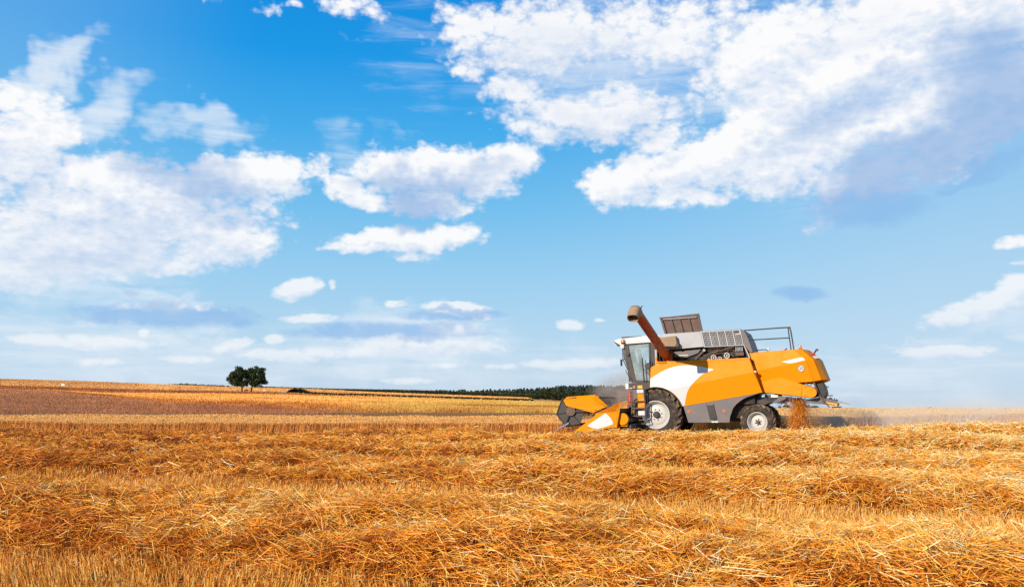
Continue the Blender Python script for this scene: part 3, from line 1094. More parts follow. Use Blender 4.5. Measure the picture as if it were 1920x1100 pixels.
# chassis and rear axle
mb = MB()
mb.box((-.2, -.75, .62), (3.55, .75, .80)).box((3.25, -1.0, .50), (3.60, 1.0, .68)).box((-.15, -.85, .72), (.15, .85, 1.1))
mb.prism([(2.6, 1.2), (4.15, 1.55), (4.12, 1.36), (3.95, 1.28), (3.7, 1.18), (3.2, .95), (2.7, .9)], -1.0, 1.0)
mb.build('chassis', darkm, har, smooth=0)
MB().box((3.93, -1.035, 1.425), (4.16, -1.03, 1.525)).build('label', sticker_w, har, smooth=0)
MB().prism([(3.72, 1.55), (4.45, 1.43), (4.40, 1.36), (4.2, 1.28), (3.9, 1.26), (3.72, 1.34)], -1.0, -.5).build('hood_support', grey, har, smooth=0, bevel=.01)

# ---- rear hood, lofted from the seam round the back
rows_h = [
    [(3.29, -1.00, 2.99), (4.80, -1.17, 3.03), (5.02, -1.12, 3.03), (5.18, -.86, 3.02), (5.24, 0, 3.04)],
    [(3.46, -1.10, 2.34), (5.15, -1.31, 2.63), (5.40, -1.22, 2.66), (5.55, -.90, 2.62), (5.64, 0, 2.66)],
    [(3.58, -1.00, 1.86), (5.28, -1.22, 1.92), (5.60, -1.13, 1.97), (5.78, -.86, 1.97), (5.86, 0, 1.97)],
    [(3.58, -.90, 1.84), (5.24, -1.08, 1.88), (5.50, -.95, 1.91), (5.64, -.72, 1.90), (5.70, 0, 1.90)],
]
mb = MB()
NS = 6


def lerp3(p, q, t):
    return tuple(x + (y - x) * t for x, y in zip(p, q))


for r0, r1 in zip(rows_h[:-1], rows_h[1:]):
    for i in range(4):
        a, b, c, d = r0[i], r0[i + 1], r1[i + 1], r1[i]
        for si in range(NS):
            for ti in range(NS):
                q = [lerp3(lerp3(a, b, s_ / NS), lerp3(d, c, s_ / NS), t_ / NS) for s_, t_ in ((si, ti), (si + 1, ti), (si + 1, ti + 1), (si, ti + 1))]
                mb.add(q, [(0, 1, 2, 3)])
                mb.add([(p[0], -p[1], p[2]) for p in q], [(3, 2, 1, 0)])
top = rows_h[0]
for i in range(4):
    for si in range(NS):
        a, b = lerp3(top[i], top[i + 1], si / NS), lerp3(top[i], top[i + 1], (si + 1) / NS)
        mb.add([a, b, (b[0], -b[1], b[2]), (a[0], -a[1], a[2])], [(3, 2, 1, 0)])
hood = mb.build('rear_hood', yellow, har, smooth=16, bevel=.012)
# lower fairing, folded out again
LOW = [(3.66, 1.61), (4.945, 1.435), (4.975, 1.85), (4.28, 2.10), (3.60, 1.96)]
fair = MB().prism(LOW, -1.345, -1.30, lambda u, w: .06 * (w - 1.6) + .26 * max(0, 1 - (u - 3.6) / 1.6)).build('rear_fairing', yellow, har, smooth=0, bevel=.008)
END = [(4.955, 1.434), (5.26, 1.392)] + arc((5.262, 1.565), .172, -85, 75, 10) + [(4.985, 1.845)]
fe = MB().prism(END, -1.345, -1.30, lambda u, w: .06 * (w - 1.6) + .26 * max(0, 1 - (u - 3.6) / 1.6)).build('fairing_end', yellow, har, smooth=0, bevel=.008)
MB().lathe([(0, -.012), (.035, -.010), (.04, 0)], (5.10, -1.31, 1.755), 14).build('reflector', orange_l, fe)
mb = MB()
for u, w in ((5.06, 1.47), (5.12, 1.462), (4.86, 1.68)):
    mb.lathe([(0, -.008), (.014, -.007), (.016, 0)], (u, -1.352 + .06 * (w - 1.6) + .26 * max(0, 1 - (u - 3.6) / 1.6), w), 8)
mb.each('bolt', darkm, fe)
MB().prism([(3.7, 1.58), (4.95, 1.415), (5.24, 1.37), (5.40, 1.42), (5.44, 1.55), (5.33, 1.70), (5.1, 1.80), (3.7, 1.84)], -1.0, 1.0).build('hood_core', brownm, har, smooth=0)
for o in (fair, fe):
    mirrored(o)
# decals and lamps on the hood


def on_hood(u, w):
    """depth of the near hood side at (u, w)"""
    r0, r1 = (rows_h[0], rows_h[1]) if w > 2.34 + (u - 3.5) * .176 else (rows_h[1], rows_h[2])

    def at(row):
        for a, b in zip(row[:-1], row[1:]):
            if a[0] <= u <= b[0]:
                t = (u - a[0]) / (b[0] - a[0])
                return a[1] + (b[1] - a[1]) * t, a[2] + (b[2] - a[2]) * t
        return row[0][1:] if u < row[0][0] else row[-1][1:]
    # the strip is a ruled patch, so look for the line through it that passes (u, w)
    best = None
    for a, b, c, d in ((r0[i], r0[i + 1], r1[i + 1], r1[i]) for i in range(3)):
        for ti in range(41):
            t = ti / 40
            p, q = lerp3(a, d, t), lerp3(b, c, t)
            if abs(q[0] - p[0]) < 1e-6:
                continue
            s_ = (u - p[0]) / (q[0] - p[0])
            if -.02 <= s_ <= 1.02:
                g = lerp3(p, q, s_)
                e = abs(g[2] - w)
                if best is None or e < best[0]:
                    best = (e, g[1])
    return best[1]


STR = [(4.36, 2.625), (5.055, 2.755), (5.135, 2.655), (4.75, 2.572), (4.60, 2.568)]
STR = [(STR[i][0] + (STR[(i + 1) % 5][0] - STR[i][0]) * k / 6, STR[i][1] + (STR[(i + 1) % 5][1] - STR[i][1]) * k / 6) for i in range(5) for k in range(6)]
MB().prism(STR, -.010, -.005, on_hood).build('white_decal', white_p, hood, smooth=0)
cu, cw = 4.985, 2.375
MB().prism(arc((cu, cw), .115, 0, 350, 35), -.009, -.004, on_hood).build('speed_disc', sticker_w, hood, smooth=0)
mb = MB()
ro, ri = arc((cu, cw), .113, 0, 360, 36), arc((cu, cw), .099, 0, 360, 36)
for i in range(36):
    mb.add([(p[0], on_hood(*p) - .0115, p[1]) for p in (ro[i], ro[i + 1], ri[i + 1], ri[i])], [(0, 1, 2, 3)])
mb.build('disc_border', ink, hood, smooth=0)
fc_ = bpy.data.curves.new('speed_number', 'FONT')
fc_.body = "20"
fc_.size = .15
fc_.align_x = 'CENTER'
fc_.align_y = 'CENTER'
fc_.extrude = .002
fc_.offset = .0
fo = bpy.data.objects.new('speed_number', fc_)
num = link_mesh('speed_number', bpy.data.meshes.new_from_object(fo), ink, hood)
bpy.data.objects.remove(fo)
num.location = (cu, on_hood(cu, cw) - .0135, cw)
num.rotation_euler = (math.radians(90 + 4), 0, math.radians(-6))
# seam lines of the rear trim
mb = MB()
for a, b in (((4.80, 3.02), (5.16, 2.63)), ((5.16, 2.63), (5.32, 2.20)), ((5.32, 2.20), (5.36, 1.94))):
    mb.prism([a, b, (b[0] + .008, b[1]), (a[0] + .008, a[1])], -.004, -.002, on_hood)
mb.build('seam', brownm, hood, smooth=0)
# rear lamp cluster on the corner
MB().prism([(5.24, 2.80), (5.47, 2.84), (5.40, 2.90), (5.22, 2.875)], -.99, -.70).build('tail_light', red_l, har, smooth=0, bevel=.01)
MB().prism([(5.30, 2.79), (5.50, 2.80), (5.60, 2.70), (5.44, 2.695)], -1.00, -.70).build('rear_lamp', lightgrey, har, smooth=0, bevel=.01)
MB().tube([(5.40, -.80, 2.86), (5.46, -.86, 2.95), (5.50, -.88, 2.99)], .025, 8).box((5.47, -.93, 2.96), (5.56, -.84, 3.03)).build('rear_camera', darkm, har, smooth=30)


def beacon(loc, r, h):
    e = empty('beacon', har, loc)
    MB().lathe([(0, 0), (r * 1.12, 0), (r * 1.12, h * .18), (0, h * .18)], (0, 0, 0), 18, 'w').build('beacon_base', darkm, e)
    MB().lathe([(r, h * .18), (r * .95, h * .6), (r * .8, h * .92), (r * .45, h), (0, h)], (0, 0, 0), 18, 'w').build('beacon_lens', orange_l, e)
    return e


beacon((4.98, -.85, 3.025), .055, .16)
beacon((-1.20, -1.06, 3.53), .075, .15)

# ---- railing on top of the engine deck
mb = MB()
mb.tube(bez([(3.10, -1.05, 3.77), (4.58, -1.05, 3.80), (4.68, -1.05, 3.77), (4.72, -1.05, 3.66), (4.78, -1.05, 3.0)], 5), .022, 8)
mb.tube([(3.16, -1.05, 3.43), (4.66, -1.05, 3.44)], .02, 8)
mb.tube([(4.635, -1.05, 3.78), (4.69, -1.05, 3.0)], .02, 8)
mb.tube(bez([(3.5, -1.05, 3.06), (3.85, -1.05, 3.07), (3.93, -1.05, 3.0)], 4), .016, 6)
mb.build('railing', darkm, har)
MB().lathe([(0, 0), (.03, .0), (.045, .05), (.03, .10), (0, .11)], (3.93, -.95, 3.03), 12, 'w').build('deck_lamp', sticker_w, har)
mb = MB().box((3.2, -1.0, 2.92), (3.42, 1.0, 3.0)).tube([(4.47, -.95, 3.03), (4.55, -.98, 3.08)], .02, 6).tube([(3.22, -1.02, 3.5), (3.36, -1.1, 3.58)], .02, 6)
mb.each('deck_fitting', darkm, har)

# ---- grain tank, air intake grille, open lid
tank = empty('grain_tank', har)
MB().prism([(.16, 3.79), (1.645, 3.81), (1.745, 3.265), (.82, 3.225), (.2, 3.24)], -1.10, -1.05).prism([(.16, 3.79), (1.645, 3.81), (1.745, 3.265), (.82, 3.225), (.2, 3.24)], 1.05, 1.10) \
    .box((.15, -1.05, 3.24), (.20, 1.05, 3.785)).build('tank_wall', lightgrey, tank, smooth=0, bevel=.008)
MB().box((.2, -1.04, 3.70), (1.66, 1.04, 3.74)).build('tank_cover', brownm, tank, smooth=0)
MB().prism([(.20, 3.64), (.80, 3.69), (.84, 3.42), (.78, 3.30), (.22, 3.34)], -1.34, -1.11).build('auger_trough', tan_m, tank, smooth=0, bevel=.02)
MB().prism([(.805, 3.40), (.90, 3.42), (.90, 3.30), (.80, 3.28)], -1.33, -1.11).build('trough_bracket', darkm, tank, smooth=0)
lid = MB().prism([(-.14, 4.56), (1.36, 4.575), (1.36, 4.52), (-.13, 4.505)], .50, .62).prism([(-.14, 4.56), (-.06, 4.56), (.10, 3.95), (.02, 3.95)], .52, .62) \
    .prism([(1.28, 4.57), (1.36, 4.575), (1.47, 3.935), (1.38, 3.935)], .52, .62).prism([(-.14, 4.56), (1.36, 4.575), (1.47, 3.90), (.03, 3.90)], .62, .65).build('tank_lid', brownm, tank, smooth=0, bevel=.006)
mb = MB()
for t in (.24, .48, .74):
    u0, u1 = -.06 + 1.36 * t, .10 + 1.30 * t
    mb.prism([(u0, 4.50), (u0 + .04, 4.50), (u1 + .04, 3.93), (u1, 3.93)], .55, .618)
mb.each('rib', darkm, lid, smooth=0)
MB().prism([(-.02, 4.495), (1.27, 4.51), (1.275, 4.48), (-.015, 4.465)], .535, .6).build('lid_rail', lightgrey, lid, smooth=0)
MB().tube([(.06, .6, 3.95), (.06, .8, 3.7)], .03, 8).tube([(1.42, .6, 3.95), (1.42, .8, 3.7)], .03, 8).each('hinge', darkm, lid)

gr = empty('air_grille', har)
gu0, gu1 = 1.65, 3.045


def gpt(s, t):
    """grille plane: s along, t down"""
    a = (1.65 + (3.045 - 1.65) * s, 3.81 - .0 * s)
    b = (1.75 + (3.125 - 1.75) * s, 3.25)
    return (a[0] + (b[0] - a[0]) * t, a[1] + (b[1] - a[1]) * t)


su = [0.0]
holes_s = []
s = .035
for gI in range(5):
    for k in range(5):
        su += [s, s + .0262]
        holes_s.append(len(su) - 2)
        s += .0350
    s += .0195
su = [x for x in su if x < .985] + [1.0]
sw = [0.0]
t = .07
holes_t = []
for r in range(7):
    sw += [t, t + .104]
    holes_t.append(len(sw) - 2)
    t += .128
sw += [1.0]
mb = MB()
for i in range(len(su) - 1):
    for j in range(len(sw) - 1):
        hole = i in holes_s and j in holes_t and i + 1 < len(su) - 1
        blank = su[i] > .83 and j in (holes_t[0], holes_t[0] + 1, holes_t[1])
        if hole and not blank:
            continue
        ps = [gpt(su[i], sw[j]), gpt(su[i + 1], sw[j]), gpt(su[i + 1], sw[j + 1]), gpt(su[i], sw[j + 1])]
        mb.add([(p[0], -1.10, p[1]) for p in ps] + [(p[0], -1.085, p[1]) for p in ps], [(0, 3, 2, 1), (4, 5, 6, 7), (0, 1, 5, 4), (1, 2, 6, 5), (2, 3, 7, 6), (3, 0, 4, 7)])
gp = MB()
gp.v, gp.f = mb.v, mb.f
gp.build('grille_panel', lightgrey, gr, smooth=0)
MB().prism([(2.83, 3.775), (2.985, 3.78), (3.0, 3.695), (2.845, 3.69)], -1.115, -1.101).build('grille_latch', black, gr, smooth=0, bevel=.005)
MB().prism([(1.67, 3.79), (3.03, 3.79), (3.10, 3.27), (1.77, 3.27)], -.80, 1.05).build('radiator', black, gr, smooth=0)
MB().prism([(1.64, 3.815), (3.05, 3.82), (3.05, 3.83), (1.64, 3.83)], -1.11, 1.1).build('grille_top', lightgrey, gr, smooth=0)
MB().prism([(3.05, 3.82), (3.16, 3.78), (3.30, 3.45), (3.42, 3.0), (3.32, 3.0), (3.13, 3.26)], -1.09, 1.05).build('rear_cowl', grey, gr, smooth=0, bevel=.01)
MB().prism([(3.12, 3.26), (3.15, 3.26), (3.33, 2.80), (3.28, 2.80)], -1.14, -1.05).build('cowl_strut', steel, gr, smooth=0)

# ---- engine bay seen under the grille: belts, pulleys, struts
eng = empty('engine_bay', har)
MB().box((.45, -.86, 2.74), (3.28, .9, 3.26)).build('bay_wall', inner, eng, smooth=0)
MB().prism([(.66, 3.14), (1.62, 3.19), (1.50, 3.05), (1.1, 2.92), (.66, 2.94)], -.95, -.87).build('bay_plate', grey, eng, smooth=0, bevel=.01)
MB().box((.66, -.96, 2.98), (1.15, -.945, 3.02)).build('bay_rail', steel, eng, smooth=0)
for u, w, r in ((2.07, 2.86, .115), (2.53, 2.92, .115), (2.28, 2.82, .085)):
    p = MB().lathe([(0, -.06), (r * .28, -.06), (r * .3, -.03), (r * .72, -.03), (r * .78, -.065), (r, -.07), (r, 0), (0, 0)], (u, -1.06, w), 24).build('pulley', black if r < .1 else darkm, eng)
    MB().lathe([(r * .62, -.074), (r * .86, -.074)], (u, -1.06, w), 24).lathe([(0, -.075), (r * .25, -.072)], (u, -1.06, w), 16).build('pulley_face', rim_m, p)
mb = MB()
mb.tube([(1.55, -1.06, 2.84), (1.9, -1.06, 3.0), (2.3, -1.06, 3.10), (2.75, -1.06, 3.22)], .022, 6)
mb.tube([(1.62, -1.04, 2.80), (2.05, -1.04, 2.98), (2.50, -1.04, 3.03)], .016, 6)
mb.each('belt', brownm, eng)
mb = MB()
mb.prism([(1.30, 2.80), (1.42, 2.80), (1.78, 3.14), (1.70, 3.18)], -1.0, -.95)
mb.box((1.70, -1.06, 3.13), (1.78, -.95, 3.20))
mb.each('strut', darkm, eng, smooth=0)
rnd = random.Random(4)
mb = MB()
for k in range(16):
    u = 1.75 + rnd.random() * 1.1
    w = 2.78 + rnd.random() * .3
    mb.tube([(u, -.90, w), (u + rnd.uniform(-.2, .2), -.96, w + rnd.uniform(-.08, .12)), (u + rnd.uniform(-.35, .35), -.92, w + rnd.uniform(-.1, .2))], rnd.uniform(.008, .02), 6)
for k in range(8):
    u = 1.8 + rnd.random() * .9
    w = 2.79 + rnd.random() * .16
    mb.box((u, -1.0, w), (u + rnd.uniform(.03, .12), -.88, w + rnd.uniform(.03, .10)))
mb.each('engine_part', brownm, eng, smooth=30)
MB().box((2.82, -1.02, 2.90), (3.10, -.88, 3.03)).build('air_box', brownm, eng, smooth=0, bevel=.01)
mb = MB()
for k in range(6):
    mb.box((2.83 + k * .045, -1.03, 3.06), (2.85 + k * .045, -.9, 3.2))
mb.each('cooler_fin', lightgrey, eng, smooth=0)
MB().lathe([(0, -.03), (.045, -.03), (.05, 0)], (1.74, -1.03, 3.15), 12).lathe([(0, -.03), (.04, -.03), (.045, 0)], (1.88, -1.03, 2.81), 12).each('cap', sticker_w, eng)

# ---- unloading auger swung out towards the camera
aug = empty('unloading_auger', har)
A0, A1 = Vector((.40, -.95, 2.93)), Vector((.33, -5.05, 4.20))
ad = (A1 - A0).normalized()
MB().tube([A0, A1], .160, 24).build('auger_tube', rust, aug)
mb = MB()
for t in (.42, .995):
    p = A0 + (A1 - A0) * t
    mb.tube([p - ad * .02, p + ad * .02], .170, 24)
mb.each('auger_band', rust, aug)
e0 = A0 + (A1 - A0) * .99
# spout: a bent box-like hood opening downwards
dn = Vector((-.10, -.55, -.83)).normalized()
sp = [(e0 - ad * .03, .165), (e0 + ad * .14, .182), (e0 + ad * .26 + Vector((0, 0, -.025)), .19), (e0 + ad * .34 + Vector((-.01, 0, -.09)), .19), (e0 + ad * .34 + Vector((-.01, 0, -.09)) + dn * .14, .185), (e0 + ad * .34 + Vector((-.01, 0, -.09)) + dn * .25, .178)]
mb = MB()
n = 20
vs_, fs = [], []
for i, (p, r) in enumerate(sp):
    d = (sp[min(i + 1, len(sp) - 1)][0] - sp[max(i - 1, 0)][0]).normalized()
    a = Vector((1, 0, 0))
    b = d.cross(a).normalized()
    for k in range(n):
        q = 2 * math.pi * k / n
        cx, sx = math.cos(q), math.sin(q)
        pw = .75
        vs_.append(p + a * r * math.copysign(abs(cx) ** pw, cx) + b * r * math.copysign(abs(sx) ** pw, sx))
for i in range(len(sp) - 1):
    for k in range(n):
        fs.append((i * n + k, (i + 1) * n + k, (i + 1) * n + (k + 1) % n, i * n + (k + 1) % n))
spout = mb.add(vs_, fs).build('auger_spout', tan_m, aug, smooth=35)
sm = spout.modifiers.new('solid', 'SOLIDIFY')
sm.thickness = .012
ie = sp[-1][0] - dn * .07
MB().tube([ie - dn * .01, ie], .150, 20).build('spout_shade_disc', black, spout, smooth=30)  # black disc stands in for the shade in the spout mouth
MB().tube([e0 + Vector((.1, 0, .15)), e0 + Vector((.16, .05, .24))], .018, 6).build('auger_hook', darkm, aug)
MB().box((.40, -1.22, 2.76), (.62, -.95, 3.16)).build('auger_elbow', rust, aug, smooth=0, bevel=.03)
MB().tube([(.10, -1.2, 3.62), (.42, -1.35, 3.25), (1.02, -1.2, 2.85)], .028, 8).build('auger_ram', darkm, aug)
MB().tube(bez([(.05, -1.28, 2.95), (.08, -1.32, 2.82), (.16, -1.34, 2.77), (.42, -1.34, 2.76)], 4), .028, 8).build('auger_pipe', yellow, aug)

# ---- cab
cab = empty('cab', har)
ROOF = [(-1.56, 3.625), (-1.50, 3.665), (-1.39, 3.70), (-.34, 3.765), (.36, 3.77), (.36, 3.54), (-.19, 3.525), (-1.15, 3.50), (-1.20, 3.43), (-1.28, 3.445)]
MB().prism(ROOF, -1.02, 1.02).build('cab_roof', white_p, cab, smooth=0, bevel=.025)
MB().box((-1.33, -.75, 3.735), (-.55, .75, 3.79)).build('roof_hatch', black, cab, smooth=0, bevel=.01)
mb = MB()
for v in (-.95, -.72, .5, .73):
    mb.prism([(-1.60, 3.62), (-1.53, 3.60), (-1.36, 3.47), (-1.44, 3.44)], v, v + .2)
mb.each('lamp_bracket', black, cab, smooth=0, bevel=.01)
for v in (-.94, -.71, .51, .74):
    MB().prism([(-1.595, 3.57), (-1.57, 3.575), (-1.47, 3.475), (-1.495, 3.465)], v, v + .17).build('work_light', clear_l, cab, smooth=0)
MB().prism([(-1.36, 3.45), (-1.18, 3.47), (-1.18, 3.36), (-1.30, 3.34)], -1.0, -.82).build('side_light', clear_l, cab, smooth=0, bevel=.02)
# pillars
pl = MB()
for s in (-1, 1):
    a, b = (-.96, -.90) if s < 0 else (.90, .96)
    pl.prism([(-1.19, 3.51), (-1.05, 3.51), (-.80, 2.08), (-.96, 2.08)], a, b)
    pl.prism([(-.27, 3.52), (-.21, 3.52), (-.235, 2.08), (-.295, 2.08)], a, b)
    pl.prism([(-1.05, 3.52), (-.25, 3.53), (-.25, 3.49), (-1.05, 3.46)], a, b)
    pl.prism([(-.83, 2.16), (-.28, 2.14), (-.28, 2.06), (-.82, 2.06)], a, b)
pl.each('cab_pillar', darkm, cab, smooth=0, bevel=.008)
# windscreen: curved forwards between the pillars
mb, mb2 = MB(), MB()
prof = [(3.43, 0.0), (3.2, .02), (3.0, .0), (2.54, -.17), (2.13, -.20)]
nv_ = 12
for i, (w, du) in enumerate(prof):
    for k in range(nv_ + 1):
        s = -1 + 2 * k / nv_
        edge = -1.15 + (3.5 - w) * .165
        mid = -1.36 - du + (3.35 - w) * .0
        u = edge + (mid - edge) * (1 - s ** 4) if abs(s) < 1 else edge
        mb.v.append((u, s * .93, w))
for i in range(len(prof) - 1):
    for k in range(nv_):
        a = i * (nv_ + 1) + k
        mb.f.append((a, a + 1, a + nv_ + 2, a + nv_ + 1))
mb.build('windscreen', glass, cab, smooth=60)
for s in (-1, 1):
    MB().prism([(-1.05, 3.46), (-.27, 3.49), (-.295, 2.14), (-.83, 2.16)], s * .925, s * .925 + .006).build('side_window', glass, cab, smooth=0)
MB().tube([(-1.37, -.5, 3.40), (-1.37, -.5, 2.95), (-1.19, -.5, 2.54), (-1.16, -.5, 2.12)], .018, 6).tube([(-1.37, .5, 3.40), (-1.37, .5, 2.95), (-1.19, .5, 2.54), (-1.16, .5, 2.12)], .018, 6).each('windscreen_frame', darkm, cab)
# rear of the cab
MB().box((-.20, -.96, 2.60), (-.03, -.86, 3.51)).box((-.20, -.86, 2.1), (-.10, .9, 2.75)).box((-.20, -.86, 3.35), (-.10, .9, 3.52)).box((-.2, .55, 2.7), (-.1, .9, 3.4)).box((-.2, -.9, 2.7), (-.1, -.55, 3.4)).each('cab_rear', darkm, cab, smooth=0)
MB().box((-.02, -1.12, 2.74), (.055, -1.0, 3.24)).build('cab_post', lightgrey, cab, smooth=0, bevel=.006)
MB().box((-.20, -.5, 2.75), (-.195, .5, 3.35)).build('rear_window', glass, cab, smooth=0)
# inside
st = MB().prism([(-.55, 2.55), (-.30, 2.58), (-.24, 3.10), (-.36, 3.10)], -.25, .25).box((-.88, -.25, 2.42), (-.34, .25, 2.58)).box((-.75, -.15, 2.08), (-.45, .15, 2.42)).build('driver_seat', grey, cab, smooth=0, bevel=.04)
MB().box((-.37, -.14, 3.14), (-.27, .14, 3.36)).build('headrest', grey, st, smooth=0, bevel=.05)
stw = MB().tube([(-1.0, 0, 2.1), (-.93, 0, 2.62)], .035, 8).build('steering_column', darkm, cab)
mb = MB()
cc, ax = Vector((-.93, 0, 2.64)), Vector((-.35, 0, .93)).normalized()
a_, b_ = Vector((0, 1, 0)), ax.cross(Vector((0, 1, 0)))
mb.tube([cc + (a_ * math.cos(q) + b_ * math.sin(q)) * .19 for q in [2 * math.pi * k / 20 for k in range(21)]], .016, 8)
mb.tube([cc - a_ * .19, cc + a_ * .19], .014, 6)
mb.build('steering_wheel', black, stw)
MB().box((-.98, .25, 2.1), (-.45, .55, 2.62)).box((-1.0, .4, 2.62), (-.92, .75, 2.86)).each('console', grey, cab, smooth=0, bevel=.02)
MB().tube([(-.85, -.91, 2.66), (-.45, -.91, 2.70)], .014, 6).build('grab_bar', black, cab)
MB().lathe([(0, -.02), (.11, -.02), (.12, 0), (0, 0)], (-.32, -.98, 2.66), 20).build('door_disc', black, cab)
mb = MB()
mb.tube([(-.49, -1.12, 2.95), (-.45, -1.12, 2.0)], .022, 8)
mb.tube([(-.21, -1.12, 2.86), (-.24, -1.12, 2.0)], .018, 8)
mb.tube(bez([(-.47, -1.13, 2.65), (-.40, -1.15, 2.45), (-.30, -1.15, 2.42), (-.22, -1.13, 2.55)], 4), .010, 6)
mb.each('handrail', black, cab)
mb = MB()
mb.tube(bez([(-1.17, -1.0, 2.95), (-1.25, -1.1, 2.90), (-1.28, -1.12, 2.78)], 4), .012, 6)
mb.tube(bez([(-1.16, -1.0, 2.55), (-1.10, -1.0, 2.42), (-.93, -.98, 2.16)], 4), .012, 6)
mb.each('mirror_arm', black, cab)
MB().box((-1.31, -1.16, 2.70), (-1.26, -1.02, 2.94)).build('mirror', darkm, cab, smooth=0, bevel=.02)
MB().box((-1.10, -1.02, 3.05), (-1.0, -.98, 3.16)).build('door_handle', black, cab, smooth=0, bevel=.01)
plat = MB().box((-1.02, -1.18, 1.83), (-.14, 1.1, 2.06)).build('platform', darkm, har, smooth=0, bevel=.01)
MB().box((-1.15, -1.15, 1.84), (-1.03, -.95, 2.06)).build('marker_lamp', clear_l, plat, smooth=0, bevel=.02)
MB().box((-.865, -1.184, 1.87), (-.775, -1.181, 1.96)).build('warning_sticker', redp, plat, smooth=0)
MB().box((-.832, -1.186, 1.885), (-.812, -1.185, 1.945)).box((-1.0, -1.184, 1.865), (-.885, -1.181, 1.89)).build('label', sticker_w, plat, smooth=0)
MB().box((-.69, -1.184, 1.86), (-.52, -1.181, 1.965)).build('plate', sticker_y, plat, smooth=0)
MB().box((-.20, -1.24, 1.84), (-.10, -1.185, 2.06)).build('latch', darkm, plat, smooth=0, bevel=.01)

# ---- ladder and what stands behind it
lad = MB()
lad.tube([(-.775, -1.70, 1.80), (-.80, -1.70, 1.2), (-.845, -1.70, .60)], .024, 8).tube([(-.315, -1.70, 1.82), (-.32, -1.70, 1.2), (-.335, -1.70, .60)], .024, 8)
for w in (1.40, 1.155, .885, .61):
    lad.box((-.80, -1.735, w - .018), (-.325, -1.665, w + .018))
lad.build('ladder', brownm, har, smooth=30)
MB().tube([(-.735, -1.73, 1.76), (-.735, -1.73, 1.42)], .016, 8).tube([(-.34, -1.75, 1.82), (-.34, -1.75, 1.46)], .020, 8).each('ladder_grip', steel, bpy.data.objects['ladder'])
MB().box((-.62, -1.63, 1.69), (-.335, -1.52, 1.815)).build('fuse_box', white_p, har, smooth=0, bevel=.01)
tb = MB().box((-.60, -1.63, 1.10), (-.335, -1.52, 1.655)).build('tool_box', yellow, har, smooth=0, bevel=.015)
MB().prism([(-.585, 1.42), (-.345, 1.52), (-.345, 1.44), (-.585, 1.34)], -1.636, -1.632).prism([(-.585, 1.26), (-.345, 1.36), (-.345, 1.26), (-.585, 1.17)], -1.636, -1.632).each('hazard_stripe', sticker_o, tb, smooth=0)
MB().box((-.60, -1.63, .90), (-.335, -1.52, 1.06)).build('battery_box', white_p, har, smooth=0, bevel=.012)
MB().lathe([(0, 0), (.075, 0), (.08, .03), (.08, .40), (.05, .46), (.02, .48), (.02, .52), (0, .52)], (-.99, -1.15, 1.27), 20, 'w').build('extinguisher', redp, har)
MB().lathe([(.082, .10), (.084, .10), (.084, .13), (.082, .13)], (-.99, -1.15, 1.27), 20, 'w').lathe([(.082, .30), (.084, .30), (.084, .32), (.082, .32)], (-.99, -1.15, 1.27), 20, 'w').box((-1.08, -1.22, 1.20), (-.90, -1.05, 1.27)).build('strap', darkm, bpy.data.objects['extinguisher'], smooth=0)

# ---- feeder house between header and cab
fh = MB().prism([(-1.25, .40), (-1.25, 1.05), (-1.0, 1.42), (-.3, 1.80), (.1, 1.5), (-.3, 1.0)], -.80, .80).build('feeder_house', darkm, har, smooth=0, bevel=.02)
MB().prism([(-1.74, 1.10), (-1.52, 1.28), (-1.28, 1.42), (-1.10, 1.42), (-1.08, 1.2), (-1.3, 1.0)], -.95, .70).build('straw_heap', dustm, fh, smooth=20)
MB().prism([(-1.34, 1.17), (-1.16, 1.24), (-1.13, 1.10), (-1.28, 1.05)], -.99, -.955).build('warning_plate', sticker_o, fh, smooth=0)
mb = MB()
for a, b in (((-1.25, -.9, .62), (-.7, -.9, 1.15)), ((-1.3, -1.0, .95), (-.85, -1.0, .55)), ((-1.1, -1.1, 1.1), (-.75, -1.05, .7))):
    mb.tube([a, b], .05, 10)
mb.lathe([(0, -.15), (.17, -.15), (.18, 0), (0, 0)], (-.98, -.98, .78), 18)
mb.each('drive_shaft', grey, fh)

# ---- cutting header
hd = empty('header', har)
HV = 2.95
DIV = [(-2.56, .415), (-1.83, .915), (-1.765, 1.03), (-1.34, 1.165), (-1.05, 1.065), (-1.115, .965), (-1.135, .545), (-1.60, .46), (-2.13, .385)]
for s in (-1, 1):
    a, b = (-HV - .03, -HV + .02) if s < 0 else (HV - .02, HV + .03)
    dv = MB().prism(DIV, a, b, lambda u, w: .0).prism([(-1.135, .545), (-1.115, .965), (-1.06, 1.06), (-1.0, 1.05), (-1.04, .5)], a, b + .30 if s < 0 else b).build('divider', yellow, hd, smooth=0, bevel=.012)
    if s < 0:
        dcl = [(-2.09, .605), (-1.42, 1.02), (-1.30, .91)] + [(-1.225, .82), (-1.18, .72), (-1.17, .64), (-1.42, .56), (-1.74, .485), (-1.95, .53)]
        MB().prism(dcl, -HV - .036, -HV - .033).build('white_decal', white_p, dv, smooth=0)
        MB().lathe([(0, -.01), (.032, -.008), (.036, 0)], (-1.22, -HV - .03, 1.03), 12).build('reflector', orange_l, dv)
    tip = MB().tube([(-3.28, a + .02, .42), (-2.76, a + .02, .69)], .012, 10, r1=.045).build('divider_rod', blue_steel, hd)
